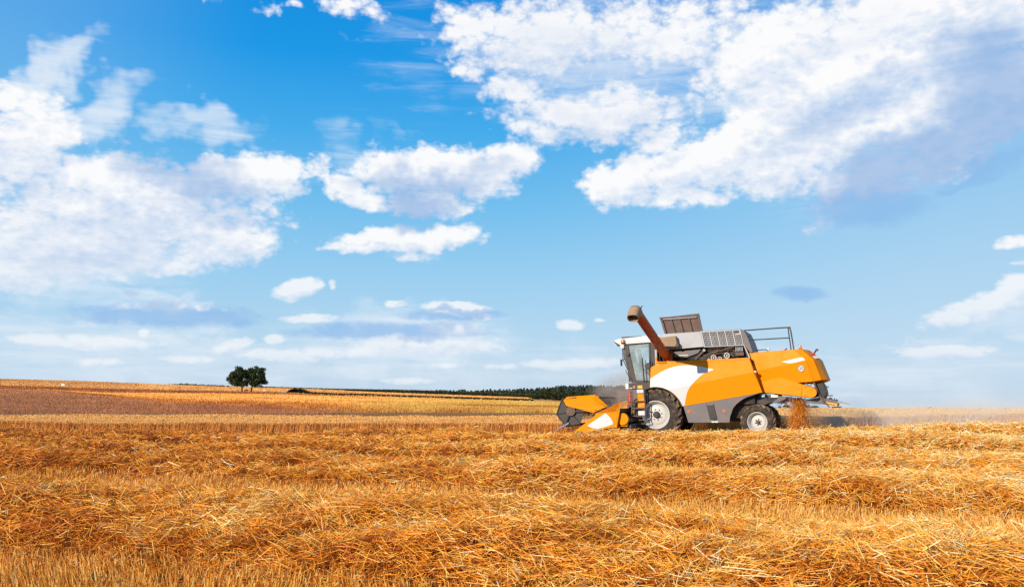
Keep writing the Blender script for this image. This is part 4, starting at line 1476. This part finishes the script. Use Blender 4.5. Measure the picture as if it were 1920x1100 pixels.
# reel guard: folded yellow shield with a bevelled top
g1, g2 = -HV - .06, -HV - .02
GUARD_LOW = [(-2.93, 1.505), (-2.83, 1.47), (-1.86, 1.485), (-1.42, 1.22), (-1.86, 1.035), (-2.84, 1.30)]
mb = MB()
mb.prism(GUARD_LOW, g1, g2)
mb.add([(-2.93, g1, 1.505), (-2.83, g1, 1.47), (-1.86, g1, 1.485), (-1.80, g1 + .16, 1.665), (-2.84, g1 + .16, 1.615)], [(0, 1, 2, 3, 4)])
mb.add([(-1.86, g1, 1.485), (-1.42, g1, 1.22), (-1.36, g1 + .16, 1.26), (-1.80, g1 + .16, 1.665)], [(0, 1, 2, 3)])
mb.add([(-1.80, g1 + .16, 1.665), (-1.36, g1 + .16, 1.26), (-1.36, g1 + .30, 1.2), (-1.80, g1 + .4, 1.62), (-2.84, g1 + .4, 1.57), (-2.84, g1 + .16, 1.615)], [(0, 1, 2, 3, 4, 5)])
guard = mb.build('reel_guard', yellow, hd, smooth=0, bevel=.01)
mb = MB()
for u, w in ((-1.93, 1.10), (-1.79, 1.12), (-1.74, 1.13)):
    mb.lathe([(0, -.01), (.018, -.008), (.02, 0)], (u, g1, w), 8)
mb.each('bolt', darkm, guard)
c = guard.copy()
COL.objects.link(c)
c.parent = hd
c.scale = (1, -1, 1)
# reel
RC = (-2.70, 1.085)
RR = .53
hexa = [(RC[0] + RR * math.cos(math.radians(a)), RC[1] + RR * math.sin(math.radians(a))) for a in [128 + 60 * k for k in range(6)]]
reel = MB().tube([(RC[0], -HV + .1, RC[1]), (RC[0], HV - .1, RC[1])], .09, 14).build('reel', darkm, hd)
for s in (-1, 1):
    v = -HV + .04 if s < 0 else HV - .06
    MB().prism(hexa, v, v + .02).build('reel_end', black, reel, smooth=0)
mb = MB()
for s in (-1, 1):
    v = -HV + .02 if s < 0 else HV - .03
    for k in range(6):
        a, b = hexa[k], hexa[(k + 1) % 6]
        mb.tube([(a[0], v, a[1]), (b[0], v, b[1])], .016, 6)
        mb.tube([(RC[0], v, RC[1]), (a[0], v, a[1])], .014, 6)
mb.build('reel_spider', darkm, reel)
MB().lathe([(0, -.05), (.17, -.05), (.18, 0), (0, 0)], (RC[0] + .02, -HV + .0, RC[1] + .03), 24).build('reel_hub', brownm, reel)
for k in range(6):
    a = hexa[k]
    bat = MB().tube([(a[0], -HV + .05, a[1]), (a[0], HV - .05, a[1])], .025, 8).build('reel_bat', darkm, reel)
    mb = MB()
    for i in range(48):
        v = -HV + .09 + i * .121
        mb.tube([(a[0], v, a[1]), (a[0] + .05, v, a[1] - .14), (a[0] + .11, v, a[1] - .25)], .009, 5)
    mb.build('reel_tine', black, bat)
MB().tube([(-2.72, -HV + .0, 1.02), (-2.86, -HV, .72), (-2.78, -HV, .62)], .03, 8).tube([(RC[0], -HV + .0, RC[1]), (-1.35, -HV + .02, 1.10)], .04, 8).tube([(RC[0], HV, RC[1]), (-1.35, HV - .02, 1.10)], .04, 8).each('reel_arm', darkm, hd)
# trough, back sheet, feed auger
MB().box((-1.12, -HV + .02, .40), (-1.06, HV - .02, 1.12)).prism([(-2.35, .36), (-1.1, .40), (-1.1, .36), (-2.35, .33)], -HV + .02, HV - .02).box((-1.2, -HV + .02, 1.05), (-1.0, HV - .02, 1.16)).build('trough', darkm, hd, smooth=0)
MB().tube([(-1.48, -HV + .05, .74), (-1.48, HV - .05, .74)], .17, 18).build('feed_auger', brownm, hd)
mb = MB()
for s in (-1, 1):
    prev_ = None
    for i in range(121):
        v = s * (HV - .08 - i * .018)
        q = s * i * 2 * math.pi / 26
        p0 = (-1.48 + .16 * math.cos(q), v, .74 + .16 * math.sin(q))
        p1 = (-1.48 + .30 * math.cos(q), v, .74 + .30 * math.sin(q))
        if prev_:
            mb.add([prev_[0], prev_[1], p1, p0], [(0, 1, 2, 3)])
        prev_ = (p0, p1)
mb.build('auger_flight', steel, bpy.data.objects['feed_auger'], smooth=60)
mb = MB()
for i in range(78):
    v = -HV + .06 + i * .0755
    mb.prism([(-2.36, .35), (-2.36, .38), (-2.50, .36)], v, v + .025)
mb.build('cutter_bar', steel, hd, smooth=0)
mb = MB()
mb.box((-1.12, -HV + .05, .45), (-1.02, -HV + .32, 1.0)).lathe([(0, -.12), (.2, -.12), (.21, 0), (0, 0)], (-.86, -HV + .22, .80), 20).box((-1.0, -HV + .18, .55), (-.72, -HV + .30, .70))
mb.each('drive_cover', yellow, hd, smooth=20, bevel=.01)
mb = MB().box((-.98, -HV + .3, .42), (-.62, -1.4, .62)).box((-.95, -HV + .25, .70), (-.70, -1.5, .80)).each('drive_gear', darkm, hd, smooth=0)


# ---- wheels
def wheel(R, width, rr, lugs, lug_h, cap_r, bolts, loc, name='wheel'):
    """axis along v, outer face at v = 0"""
    e = empty(name, har, loc)
    Wd = width
    ro = R - lug_h
    prof = [(rr * 1.02, .06), (rr * 1.10, .025), (rr + (ro - rr) * .35, .0), (rr + (ro - rr) * .7, .01), (ro * .965, .05), (ro * .995, .11), (ro, .18),
            (ro, Wd - .18), (ro * .995, Wd - .11), (ro * .965, Wd - .05), (rr + (ro - rr) * .7, Wd - .01), (rr + (ro - rr) * .35, Wd), (rr * 1.02, Wd - .06)]
    ty = MB().lathe(prof, (0, 0, 0), 72).build('tyre', rubber, e, smooth=40)
    mb = MB()
    for s in (0, 1):
        for k in range(lugs):
            a0 = 2 * math.pi * (k + .5 * s) / lugs
            n_ = 7
            sec = []
            for i in range(n_):
                t = i / (n_ - 1)
                v = .012 + (Wd * .53 - .012) * t
                ang = a0 + (.95 * t ** 1.15) * (.62 * Wd / R)
                # shoulder: the lug comes down over the sidewall at its outer end
                h0 = ro * (.93 if i == 0 else .975 if i == 1 else .995)
                h1 = ro * (.945 if i == 0 else 1.0) + lug_h * (.0 if i == 0 else .8 if i == 1 else 1)
                hw = .034 * R / .9 * (1.35 - .35 * t)
                vv = v if s == 0 else Wd - v
                sec.append([(r_ * math.cos(ang + q / r_), vv, r_ * math.sin(ang + q / r_)) for r_, q in ((h0, -hw * 1.3), (h1, -hw), (h1, hw), (h0, hw * 1.3))])
            vs2 = [p for q in sec for p in q]
            fs2 = []
            for i in range(n_ - 1):
                for j in range(4):
                    fs2.append((i * 4 + j, i * 4 + (j + 1) % 4, (i + 1) * 4 + (j + 1) % 4, (i + 1) * 4 + j))
            fs2 += [(3, 2, 1, 0), tuple((n_ - 1) * 4 + j for j in range(4))]
            mb.add(vs2, fs2)
    mb.build('tread', lugm, ty, smooth=25) if False else mb.build('tread', lugm, e, smooth=25)
    rim_prof = [(rr * 1.04, .030), (rr * 1.05, .012), (rr * 1.0, .010), (rr * .985, .04), (rr * .93, .06), (rr * .88, .12), (rr * .86, .20), (rr * .78, .235), (rr * .74, .20), (rr * .66, .18), (rr * .60, .165), (rr * .30, .165), (0, .165)]
    MB().lathe(rim_prof, (0, 0, 0), 56).build('rim', rim_m, e, smooth=50)
    MB().lathe([(rr * 1.02, Wd - .03), (rr * .9, Wd - .1), (rr * .85, Wd - .2), (0, Wd - .22)], (0, 0, 0), 40).build('rim_back', rim_m, e, smooth=50)
    MB().lathe([(0, .04), (cap_r * .82, .045), (cap_r, .075), (cap_r * 1.04, .165)], (0, 0, 0), 24).build('hub_cap', black if bolts > 6 else brownm, e, smooth=40)
    mb = MB()
    for k in range(bolts):
        q = 2 * math.pi * (k + .3) / bolts
        mb.lathe([(0, -.035), (.020, -.033), (.022, 0)], (cap_r * 1.62 * math.cos(q), .165, cap_r * 1.62 * math.sin(q)), 8)
    mb.each('bolt', black, e, smooth=20)
    return e


def copy_wheel(e, loc, rot=0, scale=(1, 1, 1)):
    c = e.copy()
    COL.objects.link(c)
    c.parent = har
    c.location = loc
    c.rotation_euler = (0, 0, rot)
    c.scale = scale
    for ch in e.children:
        k = ch.copy()
        COL.objects.link(k)
        k.parent = c
    return c


w1 = wheel(.91, .66, .475, 19, .065, .115, 8, (0, -1.50, .91))
copy_wheel(w1, (0, 1.50, .91), math.pi)
w2 = wheel(.60, .44, .325, 18, .028, .06, 6, (3.45, -1.30, .60))
w2.rotation_euler = (0, 0, math.radians(-7))
copy_wheel(w2, (3.45, 1.30, .60), math.pi - math.radians(7))

# ---- rear: chopper frame, spreader board, plate
rear = empty('straw_chopper', har)
mb = MB()
mb.prism([(5.30, 1.92), (5.62, 1.90), (5.70, 1.75), (5.74, 1.50), (5.62, 1.30), (5.45, 1.42), (5.40, 1.75)], -.95, .95)
mb.build('chopper_body', black, rear, smooth=0, bevel=.02)
mb = MB()
mb.tube([(5.32, -1.12, 2.02), (5.40, -1.12, 1.75), (5.50, -1.12, 1.45), (5.66, -1.1, 1.16)], .03, 8)
mb.tube([(5.45, -1.05, 1.62), (5.62, -1.05, 1.30), (5.80, -1.05, 1.05)], .022, 8)
mb.tube([(5.05, -1.2, 1.80), (5.22, -1.22, 1.72), (5.36, -1.22, 1.66)], .014, 6)
mb.tube(bez([(5.10, -1.2, 1.90), (5.20, -1.24, 1.78), (5.33, -1.2, 1.86)], 4), .012, 6)
mb.box((5.72, -.9, 1.72), (5.80, -.6, 1.76)).box((5.75, -.9, 1.42), (5.92, -.62, 1.46))
mb.each('chopper_arm', brownm, rear)
MB().prism([(4.92, 1.31), (5.30, 1.18), (5.62, 1.16), (5.72, 1.28), (5.60, 1.42), (5.30, 1.36)], -1.0, 1.0).build('spreader_board', grey, rear, smooth=0, bevel=.015)
dk_ = MB().prism([(5.66, 1.16), (6.06, 1.08), (6.08, 1.20), (5.98, 1.28), (5.70, 1.36)], -1.02, 1.02).build('spreader_deck', grey, rear, smooth=0, bevel=.015)
mb = MB()
for k in range(5):
    v = -1.0 + k * .42
    mb.prism([(5.95, 1.26), (6.12, 1.24), (6.44, 1.14), (6.42, 1.11), (6.08, 1.19), (5.95, 1.21)], v, v + .05)
mb.each('spreader_fin', steel, rear, smooth=0)
pb = MB().prism([(5.695, 1.235), (6.035, 1.165), (6.025, 1.075), (5.685, 1.135)], -1.032, -1.024).build('rear_plate', sticker_y, rear, smooth=0)
mb = MB()
for k in range(6):
    u = 5.735 + k * .042
    w = 1.205 - (u - 5.7) * .2
    mb.box((u, -1.036, w - .055), (u + (.026 if k % 2 else .030), -1.033, w - .012))
mb.build('plate_mark', ink, pb, smooth=0)
mb = MB()
rnd = random.Random(9)
for k in range(9):
    u = 5.62 + k * .055
    mb.tube([(u, -.98, 1.36 - k * .014), (u + rnd.uniform(-.02, .05), -.98, 1.41 - k * .014 + rnd.random() * .06)], .016, 6)
mb.each('spreader_bolt', black, rear)

# ------------------------------------------------------------------ trees, hedges, maize and forest on the far slopes
leaf_m = straw_mat('leaf_green', [(0, (.014, .024, .005)), (.5, (.040, .062, .012)), (.85, (.09, .11, .022)), (1, (.18, .13, .03))], .15, .7)
dark_leaf = straw_mat('dark_leaf', [(0, (.008, .013, .004)), (.6, (.022, .034, .008)), (1, (.05, .06, .014))], .12, .75)
maize_m = straw_mat('maize_leaf', [(0, (.014, .022, .005)), (.55, (.050, .062, .014)), (.9, (.11, .105, .026)), (1, (.26, .19, .07))], .2, .7)
conifer_m = straw_mat('hazed_needles', [(0, (.018, .028, .020)), (.6, (.045, .060, .036)), (1, (.09, .10, .055))], .1, .8)  # paled towards blue-grey: distance haze put into the leaf colour
bark = mat('bark', (.035, .025, .018), .9)
wood = mat('weathered_wood', (.06, .04, .028), .85)


def cards(pts, size, value=None, stretch=1.6):
    """leaf clumps: small faces turned every way"""
    n = len(pts)
    d = rng.normal(size=(n, 3))
    L = size * (.6 + .8 * rng.random(n)) * stretch
    d /= np.linalg.norm(d, axis=1, keepdims=True)
    return stalks('c', pts - d * (L * .5)[:, None], d, L, L / stretch, 0.0, 1, facing=rng.normal(size=(n, 3)), value=value)


def clump_points(clumps, per):
    """points spread through a set of (x, y, z, rx, ry, rz) clumps, thicker to their outside"""
    out, val = [], []
    for (x, y, z, rx, ry, rz) in clumps:
        k = max(6, int(per * rx * ry * rz / (1.0)))
        q = rng.normal(size=(k, 3))
        q /= np.linalg.norm(q, axis=1, keepdims=True)
        r = rng.random(k) ** .45
        out.append(q * r[:, None] * np.array([rx, ry, rz]) + np.array([x, y, z]))
        tone = rng.random() * .35
        val.append(np.clip(tone + .2 + rng.normal(size=k) * .18 + .12 * q[:, 2], 0, 1))
    return np.concatenate(out), np.concatenate(val)


def leaf_mesh(name, pts, val, size, m, parent=None):
    V, Q, A = cards(pts, size, val)
    me = np_mesh(name, V, Q)
    at = me.attributes.new('stalk', 'FLOAT', 'POINT')
    at.data.foreach_set('value', A.astype(np.float32))
    return link_mesh(name, me, m, parent)


def at_ring(px, i, f=0.0):
    """ground point on sight line px between rings i and i+1"""
    a = np.array([float(v) for v in ring_point(px, i)])
    if f:
        b = np.array([float(v) for v in ring_point(px, i + 1)])
        a = a * (1 - f) + b * f
    return a


def broadleaf(px, width, height, bole, lean, seed, label):
    base = at_ring(px, 4)
    o = empty('broadleaf_tree', None, base)
    tag(o, label, 'tree', 'two broad trees on the slope')
    r = random.Random(seed)
    mb = MB()
    mb.tube([(0, 0, -.2), (.05, 0, bole * .6), (lean * .3, 0, bole * 1.5), (lean * .6, .1, height * .55)], .34, 9, r1=.16)
    for k in range(7):
        a = r.random() * 6.28
        z0 = bole * 1.1 + r.random() * height * .3
        mb.tube([(lean * .3, 0, z0), (lean * .5 + math.cos(a) * width * .2, math.sin(a) * width * .2, z0 + height * .12), (lean + math.cos(a) * width * .38, math.sin(a) * width * .38, z0 + height * .2)], .13, 6, r1=.04)
    mb.build('trunk', bark, o)
    cl = []
    for k in range(90):
        q = np.array([r.gauss(0, 1) for _ in range(3)])
        q /= np.linalg.norm(q)
        rr = (.35 + .55 * r.random() ** .5) * (.78 + .5 * float(vnoise(q[0] * 2.2 + seed * 3, q[2] * 2.2 + 9, seed)))
        if q[2] < -.2:
            rr *= 1.12
        c = np.array([lean, 0, bole + (height - bole) * .49]) + q * rr * np.array([width * .5, width * .46, (height - bole) * .5])
        s_ = width * (.09 + .07 * r.random())
        cl.append((*c, s_ * 1.15, s_ * 1.1, s_ * .85))
    pts, val = clump_points(cl, 95)
    pts = pts[:, :]
    leaf_mesh('crown', pts, val, .25, leaf_m, o)
    return o


broadleaf(453.3, 7.7, 9.2, 2.6, -.9, 3, 'rounded dark broadleaf tree left of the bench, the lower of the two')
broadleaf(471.0, 7.4, 9.9, 2.1, 1.7, 8, 'taller dark broadleaf tree right of the bench')

# bench between the trunks
b0 = at_ring(461.5, 4)
bench = empty('park_bench', None, b0)
tag(bench, 'small wooden bench in the shade between the two trees', 'bench')
MB().box((-.75, -.2, .42), (.75, .22, .48)).build('seat', wood, bench, smooth=0)
MB().box((-.75, .20, .50), (.75, .26, .95)).build('backrest', wood, bench, smooth=0)
for sx in (-.62, .62):
    MB().box((sx - .05, -.18, -.1), (sx + .05, .2, .42)).build('leg', wood, bench, smooth=0)


def hedge(name, px0, px1, ring, f, h, depth, label, cat, m, n, size, jag=.3, shape=None, kind=None):
    """leafy strip following the land from one sight line to another"""
    px = px0 + (px1 - px0) * rng.random(n)
    t = (px - px0) / (px1 - px0)
    P0 = np.stack([np.broadcast_to(np.asarray(v, float), px.shape) for v in ring_point(px, ring)], -1)
    if f:
        P1 = np.stack([np.broadcast_to(np.asarray(v, float), px.shape) for v in ring_point(px, ring + 1)], -1)
        P0 = P0 * (1 - f) + P1 * f
    hh = (h if np.isscalar(h) else np.interp(t, np.linspace(0, 1, len(h)), h)) * (1 - jag * vnoise(px * 1.7, px * 0, 71) - jag * .6 * vnoise(px * 5.1, px * 0, 72))
    q = rng.random(n)
    P0[:, 1] += (rng.random(n) - .5) * depth
    P0[:, 2] += hh * q ** .8
    o0 = P0.mean(0)
    o = leaf_mesh(name, P0 - o0, np.clip(.35 + .3 * q + rng.normal(size=n) * .25 - .1, 0, 1), size, m)
    o.location = o0
    tag(o, label, cat, kind=kind)
    return o


hedge('low_hedge', 539, 582, 4, .06, [.4, 1.6, 2.0, 1.9, 1.8, 1.3, .8], 3.0, 'short dark hedge beside the pale water strip', 'hedge', dark_leaf, 2600, .32, .25)
hedge('field_hedge', 580, 1000, 4, .02, [1.0, .7, .6, .6, .7, .7, .9], 1.2, 'thin dark hedge line between the green field and the pale stubble', 'hedge', dark_leaf, 9000, .30, .35)
hedge('maize_field', 604, 1180, 5, 0.0, [.4, 1.5, 2.2, 2.4, 2.5, 2.5, 2.3, 2.2, 2.2], 14.0, 'long block of dark green standing maize on the slope', 'maize', maize_m, 30000, .34, .12, kind='stuff')
hedge('tree_line', 306, 432, 5, .35, [.3, 2.2, 3.0, 2.8, 2.6, 2.6, 2.4], 20.0, 'dark tree line along the crest left of the two trees', 'tree line', dark_leaf, 5000, .7, .45, kind='stuff')
hedge('hedgerow', 492, 618, 5, .02, [1.1, .9, .9, .8, .9, 1.0], 4.0, 'thin dark hedgerow on the crest right of the two trees', 'hedge', dark_leaf, 3500, .35, .4)

# conifer wood beyond the maize
pts, val = [], []
r = random.Random(12)
for k in range(340):
    px = 800 + 470 * (k + r.random()) / 340
    g = at_ring(px, 5)
    row = r.random()
    y = g[1] * 1.45 + row * 120
    topy = np.interp(px, [800, 830, 900, 1000, 1050, 1100, 1180, 1275], [733.5, 731.5, 730, 727, 724, 722.5, 724, 730]) + (r.random() ** 1.0) * 4.6 - .6 + 3.4 * (float(vnoise(px * .06, 0, 95)) - .5)
    top = 1.6 + (742 - topy) / F_PX * y * 1.0
    x = (px - 960) / F_PX * y
    H = 9 + r.random() * 6
    w = H * (.24 + .26 * r.random() ** 1.3)
    n = 90
    q = rng.random(n)
    a = rng.random(n) * 6.28
    rad = w * q ** .62 * (.4 + .6 * rng.random(n))
    pts.append(np.stack([x + rad * np.cos(a), y + rad * np.sin(a), top - q * H], -1))
    val.append(np.clip(.25 + .3 * rng.random() + rng.normal(size=n) * .2, 0, 1))
pts, val = np.concatenate(pts), np.concatenate(val)
wood_o = leaf_mesh('distant_forest', pts, val, .85, conifer_m)
tag(wood_o, 'dark conifer forest with a jagged top beyond the maize', 'forest', kind='stuff')


bush_m = straw_mat('bush_leaf', [(0, (.010, .015, .004)), (.55, (.040, .048, .012)), (1, (.13, .10, .03))], .15, .75)


def bush(px, w, h, ring, f, label, seed, m=bush_m, name='round_bush', lift=0.0, size=.42):
    base = at_ring(px, ring, f)
    r = random.Random(seed)
    cl = []
    for k in range(26):
        a = r.random() * 6.28
        e = r.random()
        cl.append((math.cos(a) * w * .36 * (1 - e * .5), math.sin(a) * w * .36 * (1 - e * .5), lift + h * (.14 + .70 * e), w * .17, w * .17, h * .18))
    p, v = clump_points(cl, 3200 / (26 * (w * .17) ** 2 * h * .18))
    o = leaf_mesh(name, p, v, size, m)
    o.location = base
    tag(o, label, 'bush', 'bushes at the foot of the forest')
    return o


bush(1022, 9.8, 6.0, 4, .75, 'large round dark bush standing left of the header', 21)
bush(1041, 7.0, 4.4, 4, .65, 'smaller bush tucked against the right side of the large round bush', 22)
bush(1066, 12, 5.8, 4, .85, 'broad bush in dust right above the reel guard', 23)
bush(1104, 15, 6.4, 4, .85, 'wide dusty bush between the reel guard and the cab', 24)
bush(1144, 14, 6.2, 4, .85, 'dusty bush just left of the cab steps', 25)
bush(1000, 6.0, 2.2, 4, .55, 'lowest flat bush at the end of the thin hedge line', 26)

for px, w, hpx, lab in ((1467, 24, 5.5, 'pale distant trees glimpsed between the rear wheel and the falling straw'), (1520, 30, 5.0, 'pale distant trees under the spreader board'), (1563, 16, 2.2, 'tiny far tree group just right of the spreader'),
                        (1737, 6, 4.0, 'single tiny tree on the right horizon'), (1832, 9, 2.5, 'tiny far tree pair on the right horizon'), (1873, 10, 3.0, 'small far clump left of the longer one on the right horizon'), (1894, 20, 3.4, 'longest dark clump of trees at the far right horizon')):
    d = 1100.0
    rp = np.interp(px, [1440, 1560, 1700, 1920], [763.2, 763.4, 765.6, 767])
    x = (px - 960) / F_PX * d
    z = 1.6 - (rp - 742) / F_PX * d * 1.0
    sc_ = d / F_PX
    n = 500
    ww, hh = w * sc_, hpx * sc_
    r = random.Random(px)
    cl = [((r.random() - .5) * ww * .8, (r.random() - .5) * 6, hh * (.15 + .45 * r.random()), ww * .16, 2.0, hh * .38) for k in range(7)]
    p, v = clump_points(cl, n / 7 / (ww * .16 * 2 * hh * .38))
    o = leaf_mesh('distant_trees' if w > 12 else 'distant_tree', p, v, .7, conifer_m)
    o.location = (x, d, z)
    tag(o, lab, 'trees' if w > 12 else 'tree', 'tiny trees along the right horizon')

# pale water strip, white markers
p0, p1 = at_ring(522, 4, .05), at_ring(539, 4, .05)
me = np_mesh('pond', np.array([p0 + (0, -3, .12), p1 + (0, -3, .12), p1 + (0, 7, .42), p0 + (3, 7, .42)]), np.array([(0, 1, 2, 3)]))
pond = link_mesh('pond', me, mat('water', (.45, .55, .66), .15))
tag(pond, kind='structure')
for px, ring, f, w, h, lab in ((117.5, 4, .05, 1.3, .75, 'small white board in the brown field at the far left'), (495, 4, -.02, .7, .55, 'tiny white board in the field right of the two trees')):
    g = at_ring(px, ring, f)
    e = empty('field_marker', None, g)
    tag(e, lab, 'marker', 'white markers in the far fields')
    MB().box((-w / 2, 0, .5), (w / 2, .06, .5 + h)).build('board', sticker_w, e, smooth=0)
    for sx in (-w * .35, w * .35):
        MB().box((sx - .03, .06, -.2), (sx + .03, .10, .5 + h)).build('post', wood, e, smooth=0)

# ------------------------------------------------------------------ straw pouring out of the machine
def mpt(u, v, w):
    """machine coordinates (arrays) to world"""
    return MO + np.outer(u, MU) + np.outer(v, MV) + np.outer(w, MW)


n = 5000
t = rng.random(n)
w = 1.42 - 1.36 * t
u = 4.74 + (rng.random(n) - .5) * 2 * (.10 + .03 * t) + rng.normal(size=n) * (.085 + .05 * t) + .05 * t + .06 * np.sin(t * 7)
v = -.45 + rng.normal(size=n) * .25
d = np.stack([rng.normal(size=n) * .45, rng.normal(size=n) * .4, -np.ones(n)], -1)
p1_ = stalks('s', mpt(u, v, w), d, .06 + .14 * rng.random(n), .0075, 0.0, 1, value=np.clip(.34 + rng.normal(size=n) * .20, 0, 1))
n = 3600
t = rng.random(n)
u = 4.78 + rng.normal(size=n) * (.20 + .16 * t)
p4_ = stalks('s', mpt(u, -.45 + rng.normal(size=n) * .35, 1.36 - 1.34 * t), rng.normal(size=(n, 3)), .02 + .06 * rng.random(n), .008, 0.0, 1, value=np.clip(.45 + rng.normal(size=n) * .20, 0, 1))
n = 420
u = 4.05 + rng.random(n) * .55
w = 1.36 + rng.normal(size=n) * .05 - .06 * np.sin((u - 4.05) * 6)
d = np.stack([-np.ones(n), rng.normal(size=n) * .4, rng.normal(size=n) * .4], -1)
p2_ = stalks('s', mpt(u, -.4 + rng.normal(size=n) * .2, w), d, .08 + .1 * rng.random(n), .010, 0.0, 1, value=np.clip(.30 + rng.normal(size=n) * .15, 0, 1))
n = 2200
a = rng.random(n) * 6.28
rr = np.abs(rng.normal(size=n)) * .38
u, v = 4.75 + rr * np.cos(a), -.45 + rr * np.sin(a)
w = .04 + np.maximum(0, .30 - rr * .35) * rng.random(n)
p3_ = stalks('s', mpt(u, v, w), np.stack([np.cos(a), np.sin(a), rng.normal(size=n) * .4], -1), .15 + .2 * rng.random(n), .011, .1, 1, value=np.clip(.45 + rng.normal(size=n) * .2, 0, 1))
fall = join_stalks('falling_straw', [p1_, p2_, p3_, p4_], straw_m)
tag(fall, 'chopped straw pouring from under the rear hood of the harvester', 'straw')


# ------------------------------------------------------------------ dust in the air
def dust(name, centre, radii, dens, color, label, noise_scale=2.2):
    m = bpy.data.materials.new(name)
    m.use_nodes = True
    t = m.node_tree
    t.nodes.clear()
    nt = NT(t)
    tcn = nt.n('ShaderNodeTexCoord')
    r2 = nt.vmath('LENGTH', tcn.outputs['Object'], out=1)
    n_ = nt.noise(nt.mapping(tcn.outputs['Object'], scale=(1.6, 1, 1)), noise_scale, 4, .6, dist=.6)
    k = nt.math('MULTIPLY', nt.sstep(r2, 1.0, .15), nt.sstep(n_, .34, .72))
    vol = nt.n('ShaderNodeVolumePrincipled')
    vol.inputs['Color'].default_value = (*color, 1)
    vol.inputs['Anisotropy'].default_value = .2
    vol.inputs['Anisotropy'].default_value = -.15
    nt.put(vol.inputs['Density'], nt.math('MULTIPLY', k, dens))
    out = nt.n('ShaderNodeOutputMaterial')
    t.links.new(vol.outputs[0], out.inputs['Volume'])
    m.cycles.volume_step_rate = 2.0
    bm = bmesh.new()
    bmesh.ops.create_icosphere(bm, subdivisions=3, radius=1.0)
    me = bpy.data.meshes.new(name)
    bm.to_mesh(me)
    bm.free()
    o = link_mesh(name, me, m)
    o.matrix_world = Matrix.Translation(Vector(mpt([centre[0]], [centre[1]], [centre[2]])[0])) @ Matrix.Rotation(-TH, 4, 'Z') @ Matrix.Diagonal((*radii, 1))
    tag(o, label, 'dust', kind='stuff')
    return o


dust('dust_cloud', (-1.5, 2.1, 1.55), (2.3, 2.2, 1.35), 2.1, (.66, .55, .50), 'grey brown dust rising behind the header beside the cab')
dust('chaff_dust', (4.95, -.3, .55), (1.0, .9, .95), 1.3, (.72, .46, .26), 'brown chaff dust round the falling straw', 2.6)
dust('dust_haze', (10.2, 4.4, .45), (9.0, 3.8, 1.15), .6, (.98, .90, .78), 'pale dust drifting over the wheat behind the machine', 1.6)
